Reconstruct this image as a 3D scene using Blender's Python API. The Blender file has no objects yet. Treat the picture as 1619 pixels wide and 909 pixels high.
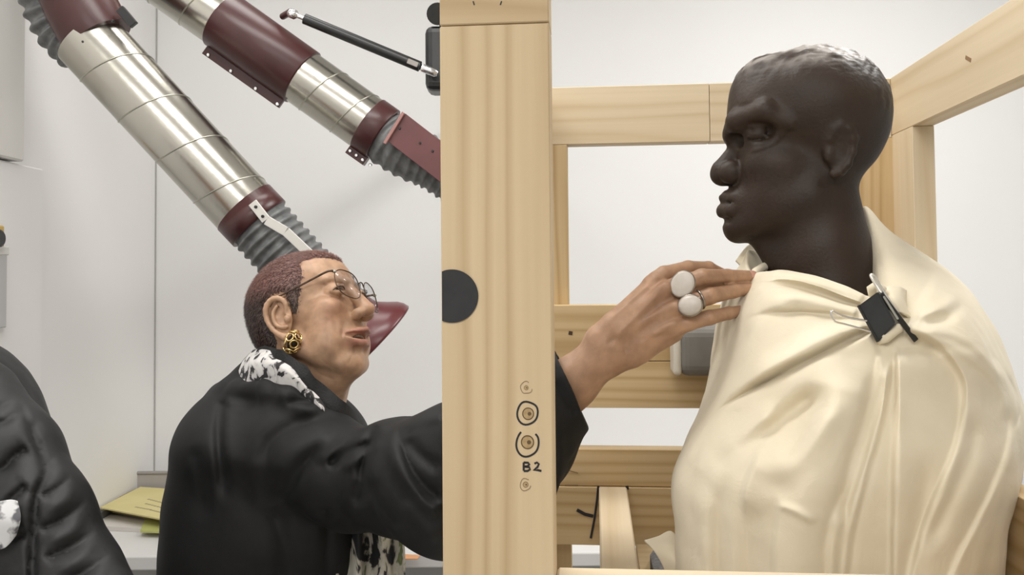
import bpy, bmesh, math, random
import numpy as np
from mathutils import Vector, Matrix

rng = np.random.default_rng(7)
random.seed(7)
scene = bpy.context.scene
COL = scene.collection
PI = math.pi

# ------------------------------------------------------------------ camera
FPX, CX, HORIZON = 1400.0, 809.5, 430.0
PITCH, ROLL, CAMZ = math.radians(2.0), math.radians(0.5), 1.55
CY = HORIZON - FPX * math.tan(PITCH)
_r0 = Vector((1, 0, 0)); _fw = Vector((0, math.cos(PITCH), math.sin(PITCH))); _u0 = Vector((0, -math.sin(PITCH), math.cos(PITCH)))
_cr = _r0 * math.cos(ROLL) - _u0 * math.sin(ROLL)
_cu = _u0 * math.cos(ROLL) + _r0 * math.sin(ROLL)
CAM = Vector((0, 0, CAMZ))
cam_data = bpy.data.cameras.new('camera')
cam_data.sensor_width = 36.0
cam_data.lens = 36.0 * FPX / 1619.0
cam_data.shift_y = -(454.5 - CY) / 1619.0
cam_data.clip_start = 0.05
cam = bpy.data.objects.new('camera', cam_data)
cam.matrix_world = Matrix(((_cr.x, _cu.x, -_fw.x, 0), (_cr.y, _cu.y, -_fw.y, 0), (_cr.z, _cu.z, -_fw.z, CAMZ), (0, 0, 0, 1)))
COL.objects.link(cam)
scene.camera = cam

# ------------------------------------------------------------------ light and exposure
world = bpy.data.worlds.new('world'); scene.world = world; world.use_nodes = True
world.node_tree.nodes['Background'].inputs[0].default_value = (0.95, 0.97, 1.0, 1)
world.node_tree.nodes['Background'].inputs[1].default_value = 0.25
scene.view_settings.view_transform = 'Standard'
scene.view_settings.look = 'None'
scene.view_settings.gamma = 1.0
scene.view_settings.use_curve_mapping = False
scene.view_settings.exposure = 1.08

def area(name, loc, size, power, color=(1, 0.985, 0.955), target=None):
    d = bpy.data.lights.new(name, 'AREA'); d.shape = 'RECTANGLE'; d.size, d.size_y = size
    d.energy = power; d.color = color
    o = bpy.data.objects.new(name, d); o.location = loc
    if target is not None:
        o.rotation_euler = (Vector(target) - Vector(loc)).to_track_quat('-Z', 'Y').to_euler()
    COL.objects.link(o); return o

area('ceiling_panel_light', (1.15, 1.6, 2.86), (0.5, 1.0), 15)        # main strip, above the bust
area('ceiling_panel_light.001', (-0.45, 1.1, 2.86), (1.2, 0.35), 8.5)    # over the woman
area('added_fill_light', (-0.3, -1.2, 2.86), (1.6, 0.9), 22)    # added fill behind the camera, lifts the post and cloth front
area('added_wall_light', (-0.75, 2.05, 2.86), (0.9, 0.35), 3.5) # added over the ducts to brighten the left wall

# ------------------------------------------------------------------ helpers
def P(u, v, d):
    """world point at photograph pixel (u, v) and depth d"""
    x = (u - CX) / FPX * d; y = -(v - CY) / FPX * d
    return CAM + _cr * x + _cu * y + _fw * d
def Pn(u, v, d): return np.array(P(u, v, d), dtype=np.float64)
_CRn, _CUn, _FWn, _CAMn = (np.array(a) for a in (_cr, _cu, _fw, CAM))
def proj(p):
    q = p - _CAMn
    z = q @ _FWn
    return CX + FPX * (q @ _CRn) / z, CY - FPX * (q @ _CUn) / z, z

WM = {}
def link(o, parent=None, world=None):
    COL.objects.link(o)
    world = world or Matrix.Identity(4)
    WM[o.name] = world
    if parent is not None:
        o.parent = parent
        o.matrix_parent_inverse = WM[parent.name].inverted()
    o.matrix_basis = world
    return o
def empty(name, loc, label, cat, group=None):
    o = bpy.data.objects.new(name, None); o.empty_display_size = 0.05
    link(o, None, Matrix.Translation(Vector(loc)))
    return tag(o, label, cat, group)
def tag(o, label=None, cat=None, group=None, kind=None):
    if label: o['label'] = label
    if cat: o['category'] = cat
    if group: o['group'] = group
    if kind: o['kind'] = kind
    return o
def mesh_obj(name, verts, faces, m, parent=None, smooth=True, world=None, col=None, label=None):
    """verts in world space (world=None) or in the space of the matrix 'world'"""
    v = np.asarray(verts, dtype=np.float64)
    if world is None:
        c = (v.min(0) + v.max(0)) / 2
        v = v - c
        world = Matrix.Translation(Vector(c))
    me = bpy.data.meshes.new(name)
    if isinstance(faces, np.ndarray):
        n = len(faces); k = faces.shape[1]
        me.vertices.add(len(v)); me.vertices.foreach_set('co', v.astype(np.float32).ravel())
        me.loops.add(n * k); me.loops.foreach_set('vertex_index', faces.astype(np.int32).ravel())
        me.polygons.add(n); me.polygons.foreach_set('loop_start', np.arange(0, n * k, k, dtype=np.int32))
        me.update(calc_edges=True); me.validate()
    else:
        me.from_pydata([tuple(a) for a in v], [], faces); me.update()
    me.polygons.foreach_set('use_smooth', np.full(len(me.polygons), smooth, dtype=bool))
    if col is not None:
        at = me.color_attributes.new('tint', 'FLOAT_COLOR', 'POINT')
        c4 = np.ones((len(v), 4), dtype=np.float32); c4[:, :3] = col
        at.data.foreach_set('color', c4.ravel())
    ms = m if isinstance(m, (list, tuple)) else [m]
    for mm in ms: me.materials.append(mm)
    o = bpy.data.objects.new(name, me)
    link(o, parent, world)
    if label: o['label'] = label
    return o
def bm_obj(name, bm, m, parent=None, smooth=False, world=None, label=None):
    bm.normal_update()
    bm.verts.index_update()
    v = [tuple(x.co) for x in bm.verts]; f = [[x.index for x in fc.verts] for fc in bm.faces]
    bm.free()
    return mesh_obj(name, v, f, m, parent, smooth, world, label=label)
def box_bm(dims, bevel=0.0015, seg=1):
    bm = bmesh.new(); bmesh.ops.create_cube(bm, size=1.0)
    for v in bm.verts: v.co = Vector((v.co.x * dims[0], v.co.y * dims[1], v.co.z * dims[2]))
    if bevel: bmesh.ops.bevel(bm, geom=list(bm.edges), offset=bevel, segments=seg, profile=0.5, affect='EDGES')
    return bm
def box(name, center, dims, m, parent=None, rotz=0.0, bevel=0.0015, seg=1, rot=None, label=None):
    R = rot.to_4x4() if rot is not None else Matrix.Rotation(rotz, 4, 'Z')
    return bm_obj(name, box_bm(dims, bevel, seg), m, parent, False, Matrix.Translation(Vector(center)) @ R, label)

def frames(pts):
    pts = np.asarray(pts, float)
    T = np.gradient(pts, axis=0); T /= np.linalg.norm(T, axis=1)[:, None] + 1e-12
    a = np.array([0, 0, 1.0]) if abs(T[0, 2]) < 0.9 else np.array([1.0, 0, 0])
    n = a - T[0] * (a @ T[0]); n /= np.linalg.norm(n)
    N = [n]
    for i in range(1, len(pts)):
        n = N[-1] - T[i] * (N[-1] @ T[i]); n /= np.linalg.norm(n); N.append(n)
    N = np.array(N); B = np.cross(T, N)
    return T, N, B
def tube(pts, rad, n=24, caps=True, arc=(0, 2 * PI)):
    pts = np.asarray(pts, float); m = len(pts)
    rad = np.full(m, rad) if np.isscalar(rad) else np.asarray(rad, float)
    T, N, B = frames(pts)
    a = np.linspace(arc[0], arc[1], n, endpoint=False)
    ring = N[:, None, :] * np.cos(a)[None, :, None] + B[:, None, :] * np.sin(a)[None, :, None]
    V = pts[:, None, :] + ring * rad[:, None, None]
    V = V.reshape(-1, 3)
    F = []
    for i in range(m - 1):
        for j in range(n):
            k = (j + 1) % n
            F.append((i * n + j, i * n + k, (i + 1) * n + k, (i + 1) * n + j))
    if caps:
        k = len(V)                                                   # caps get their own vertices so that the side keeps its shading
        V = np.concatenate([V, V[:n], V[-n:]])
        F.append(tuple(range(k + n - 1, k - 1, -1))); F.append(tuple(range(k + n, k + 2 * n)))
    return V, F
def merge(*vf):
    V = []; F = []; o = 0
    for v, f in vf:
        V.append(np.asarray(v)); F += [tuple(i + o for i in q) for q in f]; o += len(v)
    return np.concatenate(V), F
def catmull(pts, n, closed=False):
    pts = np.asarray(pts, float); m = len(pts)
    t = np.linspace(0, m if closed else m - 1, n, endpoint=not closed)
    i = np.floor(t).astype(int)
    if not closed: i = np.minimum(i, m - 2)
    f = (t - i)[:, None] if pts.ndim == 2 else (t - i)[:, None, None]
    def g(k):
        return pts[k % m] if closed else pts[np.clip(k, 0, m - 1)]
    p0, p1, p2, p3 = g(i - 1), g(i), g(i + 1), g(i + 2)
    return 0.5 * (2 * p1 + (p2 - p0) * f + (2 * p0 - 5 * p1 + 4 * p2 - p3) * f ** 2 + (3 * p1 - p0 - 3 * p2 + p3) * f ** 3)
def grid_faces(m, n, closed=True):
    i = np.arange(m - 1)[:, None]; j = np.arange(n if closed else n - 1)[None, :]
    k = (j + 1) % n
    return np.stack([i * n + j, i * n + k, (i + 1) * n + k, (i + 1) * n + j], -1).reshape(-1, 4)

# ---- signed distance modelling: smooth unions of simple volumes, meshed with surface nets
def smin(a, b, k):
    h = np.clip(0.5 + 0.5 * (b - a) / k, 0, 1)
    return b + (a - b) * h - k * h * (1 - h)
def smax(a, b, k): return -smin(-a, -b, k)
def ell(c, r, R=None):
    c = np.array(c, np.float32); r = np.array(r, np.float32)
    Rm = None if R is None else np.array(R, np.float32)
    def f(p):
        q = p - c
        if Rm is not None: q = q @ Rm
        k0 = np.sqrt(((q / r) ** 2).sum(1)); k1 = np.sqrt(((q / (r * r)) ** 2).sum(1))
        return k0 * (k0 - 1) / (k1 + 1e-9)
    return f
def cap(a, b, ra, rb=None):
    a = np.array(a, np.float32); b = np.array(b, np.float32); rb = ra if rb is None else rb
    ab = b - a; L = float(ab @ ab) + 1e-12
    def f(p):
        q = p - a
        h = np.clip(q @ ab / L, 0, 1)
        return np.sqrt(((q - h[:, None] * ab) ** 2).sum(1)) - (ra + (rb - ra) * h)
    return f
def chain(pts, rads, k=0.004):
    fs = [cap(pts[i], pts[i + 1], rads[i], rads[i + 1]) for i in range(len(pts) - 1)]
    def f(p):
        d = fs[0](p)
        for g in fs[1:]: d = smin(d, g(p), k)
        return d
    return f
def ops(lst):
    """lst of (op, fn, k): 'u' smooth union, 's' smooth subtract, 'i' smooth intersect"""
    def f(p):
        d = None
        for op, g, k in lst:
            e = g(p)
            if d is None: d = e
            elif op == 'u': d = smin(d, e, k)
            elif op == 's': d = smax(d, -e, k)
            else: d = smax(d, e, k)
        return d
    return f
def local(f, R, c, s=1.0, sym=False):
    """f in a local frame (columns of R are the local axes in world), p = c + s R q; sym mirrors local y"""
    R = np.array(R, np.float32); c = np.array(c, np.float32)
    def g(p):
        q = ((p - c) @ R) / s
        if sym: q = np.stack([q[:, 0], np.abs(q[:, 1]), q[:, 2]], 1)
        return f(q) * s
    return g
def bounded(f, c, r):
    """evaluate f only near a sphere; elsewhere a lower bound"""
    c = np.array(c, np.float32)
    def g(p):
        d = np.sqrt(((p - c) ** 2).sum(1)) - r
        out = d + 0.02
        m = d < 0.01
        if m.any(): out[m] = f(p[m])
        return out
    return g
def ev(f, p, ch=400000):
    if len(p) <= ch: return f(p)
    return np.concatenate([f(p[i:i + ch]) for i in range(0, len(p), ch)])
def surf(f, lo, hi, h, B=12, slack=0.02, newton=2):
    lo = np.array(lo, np.float64); hi = np.array(hi, np.float64)
    nb = np.maximum(1, np.ceil((hi - lo) / (h * B)).astype(int))
    N = nb * B + 2
    g = np.stack(np.meshgrid(*[np.arange(k) for k in nb], indexing='ij'), -1).reshape(-1, 3)
    ctr = lo + (g * B + B / 2) * h
    d = ev(f, ctr.astype(np.float32))
    g = g[np.abs(d) < 0.87 * B * h * 1.25 + slack]
    loc = np.stack(np.meshgrid(*[np.arange(B + 1)] * 3, indexing='ij'), -1).reshape(-1, 3)
    cells_id = []; cells_v = []; edges = []
    stride = np.array([N[1] * N[2], N[2], 1], np.int64)
    for s in range(0, len(g), 150):
        gb = g[s:s + 150]
        idx = gb[:, None, :] * B + loc[None]
        pts = lo + idx * h
        D = ev(f, pts.reshape(-1, 3).astype(np.float32)).reshape(len(gb), B + 1, B + 1, B + 1)
        D = np.where(D == 0, 1e-9, D)
        S = D < 0
        acc = np.zeros((len(gb), B, B, B, 3)); cnt = np.zeros((len(gb), B, B, B))
        for ax in range(3):
            o1, o2 = [a for a in range(3) if a != ax]
            for i1 in (0, 1):
                for i2 in (0, 1):
                    sl = [slice(None)] * 4; sl2 = [slice(None)] * 4
                    sl[1 + ax] = slice(0, B); sl2[1 + ax] = slice(1, B + 1)
                    for a, i in ((o1, i1), (o2, i2)):
                        sl[1 + a] = slice(i, B + i); sl2[1 + a] = slice(i, B + i)
                    d0 = D[tuple(sl)]; d1 = D[tuple(sl2)]
                    x = (d0 < 0) != (d1 < 0)
                    t = np.where(x, d0 / np.where(x, d0 - d1, 1), 0)
                    acc[..., ax] += t; acc[..., o1] += x * i1; acc[..., o2] += x * i2
                    cnt += x
        act = cnt > 0
        bi, ci, cj, ck = np.nonzero(act)
        cc = gb[bi] * B + np.stack([ci, cj, ck], 1)
        cells_id.append(cc @ stride); cells_v.append(lo + (cc + acc[act] / cnt[act][:, None]) * h)
        for ax in range(3):
            sl = [slice(None)] + [slice(0, B)] * 3; sl2 = list(sl); sl2[1 + ax] = slice(1, B + 1)
            a0 = S[tuple(sl)]; a1 = S[tuple(sl2)]
            x = a0 != a1
            bi, ci, cj, ck = np.nonzero(x)
            cc = gb[bi] * B + np.stack([ci, cj, ck], 1)
            edges.append((ax, cc @ stride, a0[x]))
    cid = np.concatenate(cells_id); V = np.concatenate(cells_v)
    o = np.argsort(cid); cid = cid[o]; V = V[o]
    F = []
    for ax, e, ins in edges:
        s1, s2 = stride[(ax + 1) % 3], stride[(ax + 2) % 3]
        q = np.stack([e, e - s1, e - s1 - s2, e - s2], 1)
        k = np.searchsorted(cid, q); k = np.minimum(k, len(cid) - 1)
        ok = (cid[k] == q).all(1)
        k = k[ok]; ii = ins[ok]
        k[~ii] = k[~ii][:, ::-1]
        F.append(k)
    F = np.concatenate(F)
    e = h * 0.5
    for _ in range(newton):
        p = V.astype(np.float32)
        d = ev(f, p)
        G = np.stack([ev(f, p + np.array(a, np.float32) * e) - ev(f, p - np.array(a, np.float32) * e) for a in ((1, 0, 0), (0, 1, 0), (0, 0, 1))], 1) / (2 * e)
        n2 = (G ** 2).sum(1) + 1e-6
        st = np.clip(d / n2, -h, h)
        V = V - G * st[:, None] * 0.9
    return V, F
def vnormals(V, F):
    n = np.zeros_like(V)
    fn = np.cross(V[F[:, 2]] - V[F[:, 0]], V[F[:, 3]] - V[F[:, 1]])
    for k in range(4): np.add.at(n, F[:, k], fn)
    return n / (np.linalg.norm(n, axis=1)[:, None] + 1e-12)
def sm(x, a, b):
    t = np.clip((x - a) / (b - a), 0, 1); return t * t * (3 - 2 * t)
def polydist(u, v, pts):
    """signed distance (positive on the right-hand side walking along, seen with v downwards) and arc fraction"""
    pts = catmull(pts, max(12, 8 * len(pts)))
    seg = np.diff(pts, axis=0); L = np.linalg.norm(seg, axis=1); acc = np.concatenate([[0], np.cumsum(L)])
    best = np.full(u.shape, 1e9); sgn = np.zeros(u.shape); fr = np.zeros(u.shape)
    for i in range(len(seg)):
        du = u - pts[i, 0]; dv = v - pts[i, 1]
        h = np.clip((du * seg[i, 0] + dv * seg[i, 1]) / (L[i] ** 2 + 1e-9), 0, 1)
        dd = np.hypot(du - h * seg[i, 0], dv - h * seg[i, 1])
        c = seg[i, 0] * dv - seg[i, 1] * du
        m = dd < best
        best = np.where(m, dd, best); sgn = np.where(m, np.sign(c), sgn); fr = np.where(m, (acc[i] + h * L[i]) / acc[-1], fr)
    return best * sgn, fr
def folds(V, F, lst, gain=1.0):
    """push the skin towards the viewer's side along each crease line: real relief in the cloth"""
    n = vnormals(V, F); u, v, z = proj(V)
    face = np.clip(-(n @ _FWn) * 1.6, 0, 1)
    disp = np.zeros(len(V))
    for kind, A, w, pts, *rest in lst:
        A = A * gain
        ta, tb = rest if rest else (0.12, 0.12)
        pa = np.asarray(pts, float); R = 300 if kind.lower().startswith('step') else 3 * w
        m = (u > pa[:, 0].min() - R) & (u < pa[:, 0].max() + R) & (v > pa[:, 1].min() - R) & (v < pa[:, 1].max() + R) & (face > 0)
        if not m.any(): continue
        s, fr = polydist(u[m], v[m], pts)
        tp = np.ones_like(fr)
        if ta > 0: tp *= sm(fr, 0, ta)
        if tb > 0: tp *= sm(1 - fr, 0, tb)
        Ls = 70.0
        if kind[:4] == 'STEP': kind, Ls = kind.lower(), 5 * w if w > 20 else 95.0
        elif kind[:4] == 'step': Ls = 42.0
        if kind == 'ridge': g = np.exp(-(s / w) ** 2)
        elif kind == 'valley': g = -np.exp(-(s / w) ** 2)
        elif kind == 'crease': g = -np.exp(-np.abs(s) / w)
        elif kind == 'step+': g = np.where(s > 0, np.exp(-np.abs(s) / Ls), 0) * sm(s, 0, w)     # right side stands proud
        else: g = np.where(s < 0, np.exp(-np.abs(s) / Ls), 0) * sm(-s, 0, w)
        disp[m] += A * g * tp
    ray = V - _CAMn; ray /= np.linalg.norm(ray, axis=1)[:, None]
    return V - ray * (disp * face)[:, None]
def vnoise(p, sc, seed=0):
    """cheap smooth value noise made of sines, -1..1"""
    r = np.random.default_rng(seed); o = np.zeros(len(p))
    for k in range(7):
        w = r.normal(size=3); w = w / np.linalg.norm(w) * sc * r.uniform(0.6, 1.7)
        o += np.sin(p @ w + r.uniform(0, 6.28))
    return o / 3.5

# ------------------------------------------------------------------ materials
def mat(name, color=(0.5, 0.5, 0.5), rough=0.5, metal=0.0, spec=0.5, sheen=0.0):
    m = bpy.data.materials.new(name); m.use_nodes = True
    b = m.node_tree.nodes['Principled BSDF']
    b.inputs['Base Color'].default_value = (*color, 1); b.inputs['Roughness'].default_value = rough
    b.inputs['Metallic'].default_value = metal; b.inputs['Specular IOR Level'].default_value = spec
    b.inputs['Sheen Weight'].default_value = sheen
    return m
def N(m, t, **kw):
    n = m.node_tree.nodes.new(t)
    for k, v in kw.items():
        if k in n.inputs: n.inputs[k].default_value = v
        else: setattr(n, k, v)
    return n
def L(m, a, ao, b, bi): m.node_tree.links.new(a.outputs[ao], b.inputs[bi])
def bsdf(m): return m.node_tree.nodes['Principled BSDF']
def ramp(m, stops):
    r = N(m, 'ShaderNodeValToRGB'); e = r.color_ramp.elements
    while len(e) < len(stops): e.new(0.5)
    for i, (p, c) in enumerate(stops): e[i].position = p; e[i].color = (*c, 1)
    return r
def coords(m, scale=(1, 1, 1), rnd=False):
    t = N(m, 'ShaderNodeTexCoord'); mp = N(m, 'ShaderNodeMapping'); mp.inputs['Scale'].default_value = scale
    L(m, t, 'Object', mp, 'Vector')
    if rnd:
        oi = N(m, 'ShaderNodeObjectInfo'); c = N(m, 'ShaderNodeCombineXYZ')
        mu = N(m, 'ShaderNodeMath', operation='MULTIPLY'); mu.inputs[1].default_value = 37.0
        L(m, oi, 'Random', mu, 0); L(m, mu, 0, c, 'X'); L(m, mu, 0, c, 'Y'); L(m, c, 0, mp, 'Location')
    return mp
def mottled(name, c0, c1, scale=6.0, rough=0.5, bump=0.0, bscale=60.0, stretch=(1, 1, 1), metal=0.0, detail=4.0, lo=0.3, hi=0.7, spec=0.5, bdist=0.002, sheen=0.0):
    m = mat(name, c0, rough, metal, spec, sheen)
    mp = coords(m, stretch)
    n = N(m, 'ShaderNodeTexNoise', Scale=scale, Detail=detail); L(m, mp, 0, n, 'Vector')
    r = ramp(m, [(lo, c0), (hi, c1)]); L(m, n, 'Fac', r, 'Fac'); L(m, r, 'Color', bsdf(m), 'Base Color')
    if bump:
        n2 = N(m, 'ShaderNodeTexNoise', Scale=bscale, Detail=4.0); L(m, mp, 0, n2, 'Vector')
        b = N(m, 'ShaderNodeBump', Strength=bump, Distance=bdist); L(m, n2, 'Fac', b, 'Height'); L(m, b, 'Normal', bsdf(m), 'Normal')
    return m
def pine(name, light, dark, ring=26.0, contrast=1.0, rough=0.55):
    """grain runs along local X of each board; growth rings cut at a slant, each board its own"""
    m = mat(name, light, rough, spec=0.3)
    t = N(m, 'ShaderNodeTexCoord')
    oi = N(m, 'ShaderNodeObjectInfo')
    def rand(mult, add):
        a = N(m, 'ShaderNodeMath', operation='MULTIPLY_ADD'); a.inputs[1].default_value = mult; a.inputs[2].default_value = add
        L(m, oi, 'Random', a, 0); return a
    off = N(m, 'ShaderNodeCombineXYZ')
    r1 = rand(9.0, 0.0); r2 = rand(0.06, 0.02); r3 = rand(-0.08, 0.11)
    L(m, r1, 0, off, 'X'); L(m, r2, 0, off, 'Y'); L(m, r3, 0, off, 'Z')
    add = N(m, 'ShaderNodeVectorMath', operation='ADD'); L(m, t, 'Object', add, 0); L(m, off, 0, add, 1)
    mp = N(m, 'ShaderNodeMapping'); mp.inputs['Scale'].default_value = (0.09, 1, 1); L(m, add, 0, mp, 'Vector')
    nz = N(m, 'ShaderNodeTexNoise', Scale=9.0, Detail=2.0); L(m, mp, 0, nz, 'Vector')
    sub = N(m, 'ShaderNodeVectorMath', operation='SUBTRACT'); L(m, nz, 'Color', sub, 0); sub.inputs[1].default_value = (0.5, 0.5, 0.5)
    sc = N(m, 'ShaderNodeVectorMath', operation='SCALE'); L(m, sub, 0, sc, 0); sc.inputs['Scale'].default_value = 0.095
    ad2 = N(m, 'ShaderNodeVectorMath', operation='ADD'); L(m, mp, 0, ad2, 0); L(m, sc, 0, ad2, 1)
    w = N(m, 'ShaderNodeTexWave', wave_type='RINGS', rings_direction='X', wave_profile='SAW', Scale=ring, Distortion=0.6, Detail=2.0)
    w.inputs['Detail Scale'].default_value = 2.0
    L(m, ad2, 0, w, 'Vector')
    mid = tuple(a * 0.6 + b * 0.4 for a, b in zip(light, dark))
    r = ramp(m, [(0.0, mid), (0.16, light), (0.50, light), (0.86, dark), (1.0, mid)]); L(m, w, 'Fac', r, 'Fac')
    mp2 = N(m, 'ShaderNodeMapping'); mp2.inputs['Scale'].default_value = (3, 160, 160); L(m, add, 0, mp2, 'Vector')
    f = N(m, 'ShaderNodeTexNoise', Scale=1.0, Detail=3.0); L(m, mp2, 0, f, 'Vector')
    mp3 = N(m, 'ShaderNodeMapping'); mp3.inputs['Scale'].default_value = (1.2, 9, 9); L(m, add, 0, mp3, 'Vector')
    g = N(m, 'ShaderNodeTexNoise', Scale=1.0, Detail=1.0); L(m, mp3, 0, g, 'Vector')
    mx = N(m, 'ShaderNodeMix', data_type='RGBA'); mx.inputs[0].default_value = 0.5
    base = N(m, 'ShaderNodeMix', data_type='RGBA'); base.inputs[0].default_value = contrast
    base.inputs[6].default_value = (*light, 1); L(m, r, 'Color', base, 7)
    rf = ramp(m, [(0.3, tuple(c * 0.9 for c in mid)), (0.7, light)]); L(m, f, 'Fac', rf, 'Fac')
    mx.inputs[0].default_value = 0.28
    L(m, base, 2, mx, 6); L(m, rf, 'Color', mx, 7)
    mx2 = N(m, 'ShaderNodeMix', data_type='RGBA', blend_type='MULTIPLY'); mx2.inputs[0].default_value = 1.0
    rg = ramp(m, [(0.3, (0.88, 0.85, 0.8)), (0.7, (1.05, 1.05, 1.05))]); L(m, g, 'Fac', rg, 'Fac')
    L(m, mx, 2, mx2, 6); L(m, rg, 'Color', mx2, 7)
    L(m, mx2, 2, bsdf(m), 'Base Color')
    b = N(m, 'ShaderNodeBump', Strength=0.25, Distance=0.0006); L(m, f, 'Fac', b, 'Height'); L(m, b, 'Normal', bsdf(m), 'Normal')
    return m
def tinted(name, rough=0.5, spec=0.5, bump=0.0, bscale=400.0, bdist=0.0005, stretch=(1, 1, 1), var=0.0, vscale=60.0, sss=0.0):
    """base colour from the mesh's own colour attribute"""
    m = mat(name, rough=rough, spec=spec)
    a = N(m, 'ShaderNodeVertexColor', layer_name='tint')
    src = (a, 'Color')
    mp = coords(m, stretch)
    if var:
        n = N(m, 'ShaderNodeTexNoise', Scale=vscale, Detail=5.0); L(m, mp, 0, n, 'Vector')
        r = ramp(m, [(0.3, (1 - var,) * 3), (0.7, (1 + var,) * 3)]); L(m, n, 'Fac', r, 'Fac')
        mx = N(m, 'ShaderNodeMix', data_type='RGBA', blend_type='MULTIPLY'); mx.inputs[0].default_value = 1.0
        L(m, a, 'Color', mx, 6); L(m, r, 'Color', mx, 7); src = (mx, 2)
    L(m, src[0], src[1], bsdf(m), 'Base Color')
    if sss:
        bsdf(m).inputs['Subsurface Weight'].default_value = sss; bsdf(m).inputs['Subsurface Radius'].default_value = (0.006, 0.002, 0.001); bsdf(m).inputs['Subsurface Scale'].default_value = 1.0
    if bump:
        n2 = N(m, 'ShaderNodeTexNoise', Scale=bscale, Detail=3.0); L(m, mp, 0, n2, 'Vector')
        b = N(m, 'ShaderNodeBump', Strength=bump, Distance=bdist); L(m, n2, 'Fac', b, 'Height'); L(m, b, 'Normal', bsdf(m), 'Normal')
    return m

M_WALL = mottled('wall_paint', (0.86, 0.85, 0.84), (0.88, 0.87, 0.86), 2.5, 0.6, 0.08, 180)
M_WALLR = mottled('wall_paint_bright', (0.825, 0.82, 0.815), (0.84, 0.835, 0.83), 2.5, 0.6, 0.05, 180)
M_FLOOR = mottled('floor_vinyl', (0.33, 0.32, 0.30), (0.42, 0.41, 0.39), 9, 0.45, 0.05)
M_CEIL = mottled('ceiling_paint', (0.82, 0.81, 0.79), (0.85, 0.84, 0.82), 3, 0.8)
M_POST = pine('pine_post', (0.63, 0.49, 0.31), (0.42, 0.29, 0.145), 15, 0.72)
M_PINE = pine('pine_light', (0.74, 0.625, 0.455), (0.62, 0.485, 0.31), 13, 0.9)
M_PINED = pine('pine_honey', (0.66, 0.50, 0.29), (0.47, 0.31, 0.14), 17, 0.9)
M_STEEL = mottled('galvanised_steel', (0.40, 0.385, 0.34), (0.52, 0.50, 0.45), 2.0, 0.24, 0.10, 90, (1, 1, 1), 1.0)
M_STEELD = mat('seam_steel', (0.45, 0.44, 0.38), 0.35, 1.0)
M_CHROME = mat('chrome', (0.85, 0.85, 0.85), 0.15, 1.0)
M_MAROON = mottled('maroon_paint', (0.050, 0.014, 0.014), (0.064, 0.018, 0.017), 12, 0.33, 0.05, 300)
M_MAROONL = mottled('maroon_plastic', (0.095, 0.021, 0.024), (0.115, 0.028, 0.03), 8, 0.3)
M_HOSE = mottled('grey_hose', (0.085, 0.088, 0.09), (0.20, 0.205, 0.205), 40, 0.5, 0.2, 120, (1, 1, 1))
M_BLACK = mottled('black_plastic', (0.012, 0.012, 0.012), (0.02, 0.02, 0.02), 20, 0.35)
M_INK = mat('marker_ink', (0.012, 0.012, 0.014), 0.6)
M_DISC = mottled('black_disc', (0.018, 0.018, 0.02), (0.026, 0.026, 0.028), 60, 0.7)
M_SCREW = mat('zinc_screw', (0.42, 0.33, 0.2), 0.4, 0.8)
M_PENCIL = mat('pencil', (0.25, 0.17, 0.09), 0.8)
# ------------------------------------------------------------------ the room
XL, YB, YF, XR, ZC = -1.21, 3.0, -2.6, 3.4, 2.9
def struct(name, center, dims, m, bevel=0.0):
    return tag(box(name, center, dims, m, bevel=bevel), kind='structure')
struct('floor', ((XL + XR) / 2, (YB + YF) / 2, -0.05), (XR - XL + 0.4, YB - YF + 0.4, 0.1), M_FLOOR)
struct('ceiling', ((XL + XR) / 2, (YB + YF) / 2, ZC + 0.05), (XR - XL + 0.4, YB - YF + 0.4, 0.1), M_CEIL)
struct('wall_back', ((XL + XR) / 2, YB + 0.05, ZC / 2), (XR - XL + 0.2, 0.1, ZC), M_WALLR)
struct('wall_left', (XL - 0.05, (YB + YF) / 2, ZC / 2), (0.1, YB - YF, ZC), M_WALL)
struct('wall_right', (XR + 0.05, (YB + YF) / 2, ZC / 2), (0.1, YB - YF, ZC), M_WALLR)
struct('wall_front', ((XL + XR) / 2, YF - 0.05, ZC / 2), (XR - XL, 0.1, ZC), M_WALLR)
M_TRIM = mat('trim_white', (0.74, 0.72, 0.69), 0.45)
M_GAP = mat('grey_skirting', (0.2, 0.2, 0.2), 0.6)
struct('trim_1', (XL + 0.02, 1.85, 2.36), (0.04, 0.54, 1.07), M_TRIM, 0.004)
struct('trim_2', (XL + 0.014, 1.9, 1.12), (0.028, 0.66, 1.40), M_WALL, 0.004)
struct('trim_3', (XL + 0.006, 2.62, 0.845), (0.012, 0.72, 0.036), M_GAP, 0.001)
struct('trim_4', (2.1, YB - 0.012, 0.885), (2.4, 0.024, 0.022), M_GAP, 0.002)
for o in [bpy.data.objects['trim_1']]:
    pass
# flush panel joint on the left wall (a thin raised moulding in the corner)
struct('trim_5', (XL + 0.002, YB - 0.002, 1.75), (0.004, 0.004, 1.9), mat('joint_grey', (0.42, 0.41, 0.4), 0.7), 0.0)

def Pz(u, v, z):
    """point at pixel (u, v) on the horizontal plane of height z"""
    d = P(u, v, 1.0) - CAM
    return CAM + d * ((z - CAMZ) / d.z)
def Px(u, v, x):
    d = P(u, v, 1.0) - CAM
    return CAM + d * (x / d.x)

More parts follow.
